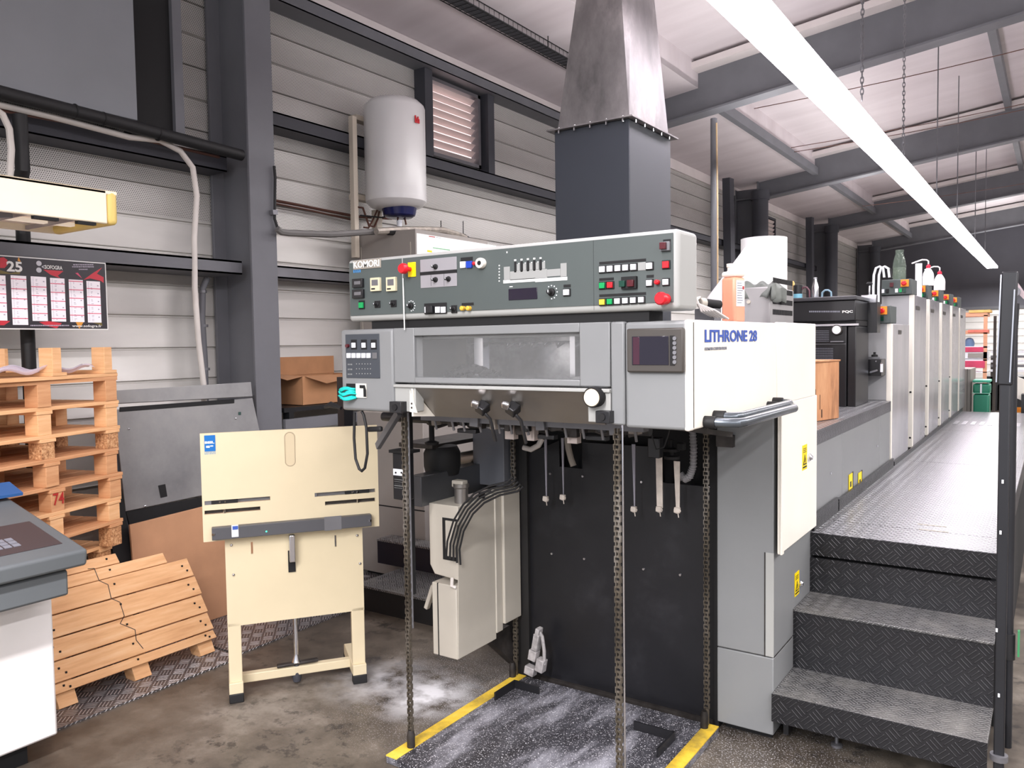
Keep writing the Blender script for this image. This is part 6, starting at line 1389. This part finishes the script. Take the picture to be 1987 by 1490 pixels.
c = at(1966, 1240, Y=yy); bx('green_tag', c.x+.015, c.x+.022, yy-.02, yy, c.z-.06, c.z+.04, mat('green_tag', (60, 140, 90), .5, var=0), t)
# pale machine right of the rails
t = thing('folding_machine', (-.3, 11.3, 0), 'pale grey machine with dark legs at the right edge, behind the handrail', 'machine')
Ym = 11.3; a = at(1972, 740, Y=Ym); b = at(2030, 600, Y=Ym)
MB().bar((at(1972, 772, Y=Ym).x, Ym, at(1972, 772, Y=Ym).z), (at(1992, 738, Y=Ym).x, Ym, at(1992, 738, Y=Ym).z), .3, .05, (0, 1, 0)).build('sloped_cover', WHITE, t)
x0 = at(1969, 800, Y=Ym).x; MB().box(x0, x0+.12, Ym, Ym+.5, .0, at(1970, 800, Y=Ym).z).build('cream_side', WHITE, t, bev=.005); MB().box(x0+.01, x0+.09, Ym-.01, Ym, at(1975, 800, Y=Ym).z, at(1975, 790, Y=Ym).z).build('orange_label', ORG, t)
x1 = at(1981, 900, Y=Ym).x; bx('dark_upright', x1, x1+.1, Ym-.3, Ym-.1, .1, at(1981, 765, Y=Ym-.3).z, BLACK, t); bx('foot_frame', x1-.06, x1+.2, Ym-.2, Ym+.6, .0, .12, BLACKM, t)
t = thing('hanging_banner', (-.08, 6, 2), 'pinkish grey sloping panel hanging at the right edge beside the post top', 'panel')
Yh = 6.0; P_ = [at(x, y, Y=Yh) for x, y in ((1973, 545), (1990, 570), (1994, 588), (1974, 568))]; MB().prism(P_, (0, .03, 0)).build('sloping_cover', mat('pinkish_panel', (186, 170, 174), .5, var=.03), t)
MB().lathe(at(1970, 566, Y=Yh), [(.03, -.02), (.03, .02)], 'Y', 12).build('hinge_wheel', GALV, t); bx('support_pole', -.12, -.09, Yh, Yh+.03, 0, P_[0].z, STEELD, t)

# ================================================================== FAR END
t = thing('shelf_rack', (-1.2, 14, 0), 'orange-tan metal shelf rack with pink paper stacks at the far end', 'rack')
Yr = 14.0; TAN = mat('tan_rack', (222, 164, 130), .5, var=.04)
def R2(x0, y0, x1, y1, Y=Yr): return F(x0, y0, x1, y1, Y)
X0, X1, Z0, Z1 = R2(1872, 610, 1914, 760)
bx('upright', X1-.05, X1, Yr, Yr+.04, 0, at(1914, 611, Y=Yr).z, TAN, t); bx('rear_upright', X1+.05, X1+.09, Yr+.5, Yr+.54, 0, at(1914, 612, Y=Yr).z, BEZEL, t)
bx('upright', X0-.3, X0-.25, Yr, Yr+.04, 0, at(1914, 611, Y=Yr).z, TAN, t)
for y0, y1 in ((606, 614), (641, 648), (672, 675), (683, 696), (697, 700), (721, 723)):
    z1_, z0_ = at(1890, y0, Y=Yr).z, at(1890, y1, Y=Yr).z; bx('shelf_board', X0-.3, X1+.0, Yr, Yr+.5, z0_, z1_, TAN if y0 in (606, 641) else BTNW, t)
G2 = 'things on the far shelf rack'
def fr_(nm_, x0, y0, x1, y1, m, lb, cat, d=.4, bev=.004): X0, X1, Z0, Z1 = R2(x0, y0, x1, y1, Yr-.01); return tag(MB().box(X0, X1, Yr-.01, Yr+d, Z0, Z1).build(nm_, m, bev=bev), lb, cat)
PNK = mat('magenta_paper', (206, 70, 104), .7, var=.12, vs=6)
fr_('paper_stack', 1872, 673.5, 1908, 683, PNK, 'thin magenta paper stack on the far rack', 'paper stack'); fr_('paper_stack', 1872, 700, 1911, 714, PNK, 'thicker magenta paper stack on the far rack', 'paper stack')
fr_('paper_bundle', 1880, 602, 1922, 606, mat('yellow_bundle', (232, 188, 110), .7, var=.1, vs=9), 'yellowish bundle lying on top of the far rack', 'bundle'); fr_('red_bundle', 1878, 640, 1917, 645, mat('salmon_bundle', (230, 128, 110), .7, var=.15, vs=9), 'salmon red bundle on the second shelf of the far rack', 'bundle', .3)
fr_('grey_container', 1878, 685, 1908, 694, GREYBG, 'grey-brown bin on the middle shelf of the far rack', 'bin', .3)
p = at(1880, 663, Y=Yr); tag(MB().lathe((p.x-.0, Yr+.1, p.z-.08), [(.06, 0), (.07, .06), (.05, .12), (.02, .14)], 'Z', 16).build('blue_jug', mat('steel_blue', (96, 120, 156), .5, var=0)), 'small blue-grey jug on the far rack', 'jug')
# green bin
Yd = 11.1; X0, X1, Z0, Z1 = F(1887, 737, 1921, 797, Yd); GRN = mat('green_plastic', (36, 128, 100), .45, var=.05)
t = thing('green_bin', ((X0+X1)/2, Yd+.2, 0), 'green plastic bin with tape handle at the end of the walkway', 'bin')
MB().box(X0+.01, X1-.01, Yd, Yd+.3, 0.0, at(1890, 765, Y=Yd).z).build('lower_body', GRN, t, bev=.02); MB().box(X0+.005, X1-.005, Yd, Yd+.3, at(1890, 763, Y=Yd).z, at(1890, 745, Y=Yd).z).build('upper_body', GRN, t, bev=.02)
MB().box(X0-.0, X1, Yd-.01, Yd+.31, at(1890, 742, Y=Yd).z, Z1).build('rim', mat('green_rim', (70, 170, 140), .4, var=0), t, bev=.01); a = F(1902, 745, 1905, 763, Yd-.01); bx('white_latch', a[0], a[1], Yd-.012, Yd, a[2], a[3], BTNW, t); a = F(1887, 762, 1920, 764, Yd-.01); bx('pale_band', a[0], a[1], Yd-.004, Yd+.3, a[2], a[3], mat('pale_green', (130, 200, 176), .4, var=0), t)
t = thing('feeder_unit', (-1.3, 11.4, 0), 'pale grey feeder end unit just past the last tall printing unit', 'machine unit')
X0, X1, Z0, Z1 = F(1872, 716, 1883, 797, 11.2); MB().box(-1.9, X1, 11.2, 11.9, 0, Z1).build('casing', GREYBG, t, bev=.005); bx('seam', X1-.04, X1-.036, 11.198, 11.2, .6, Z1, BLACKM, t)
# distant dark machine, trolley and boxes
t = thing('distant_machine', (-.9, 20, 0), 'distant black and grey machine half hidden behind the handrail', 'machine')
X0, X1, Z0, Z1 = F(1912, 690, 1990, 740, 20); MB().box(X0, X1, 20, 21, 0, Z0+.1).build('dark_body', BLACK, t, bev=.01)
for k in range(5): bx('deck_rail', X0+.1, X1, 19.95, 20, Z0+.2+k*.1, Z0+.25+k*.1, GALV if k % 2 else BTNW, t)
for x in (X0+.1, X0+.5, X1-.5): bx('upright', x, x+.06, 20, 20.1, 0, Z1, BEZEL, t)
tag(MB().box(-1.9, -1.2, 16, 16.6, 0, .9).build('white_parcel', WHITE, bev=.02), 'white wrapped bundle on the floor left of the green bin', 'parcel')
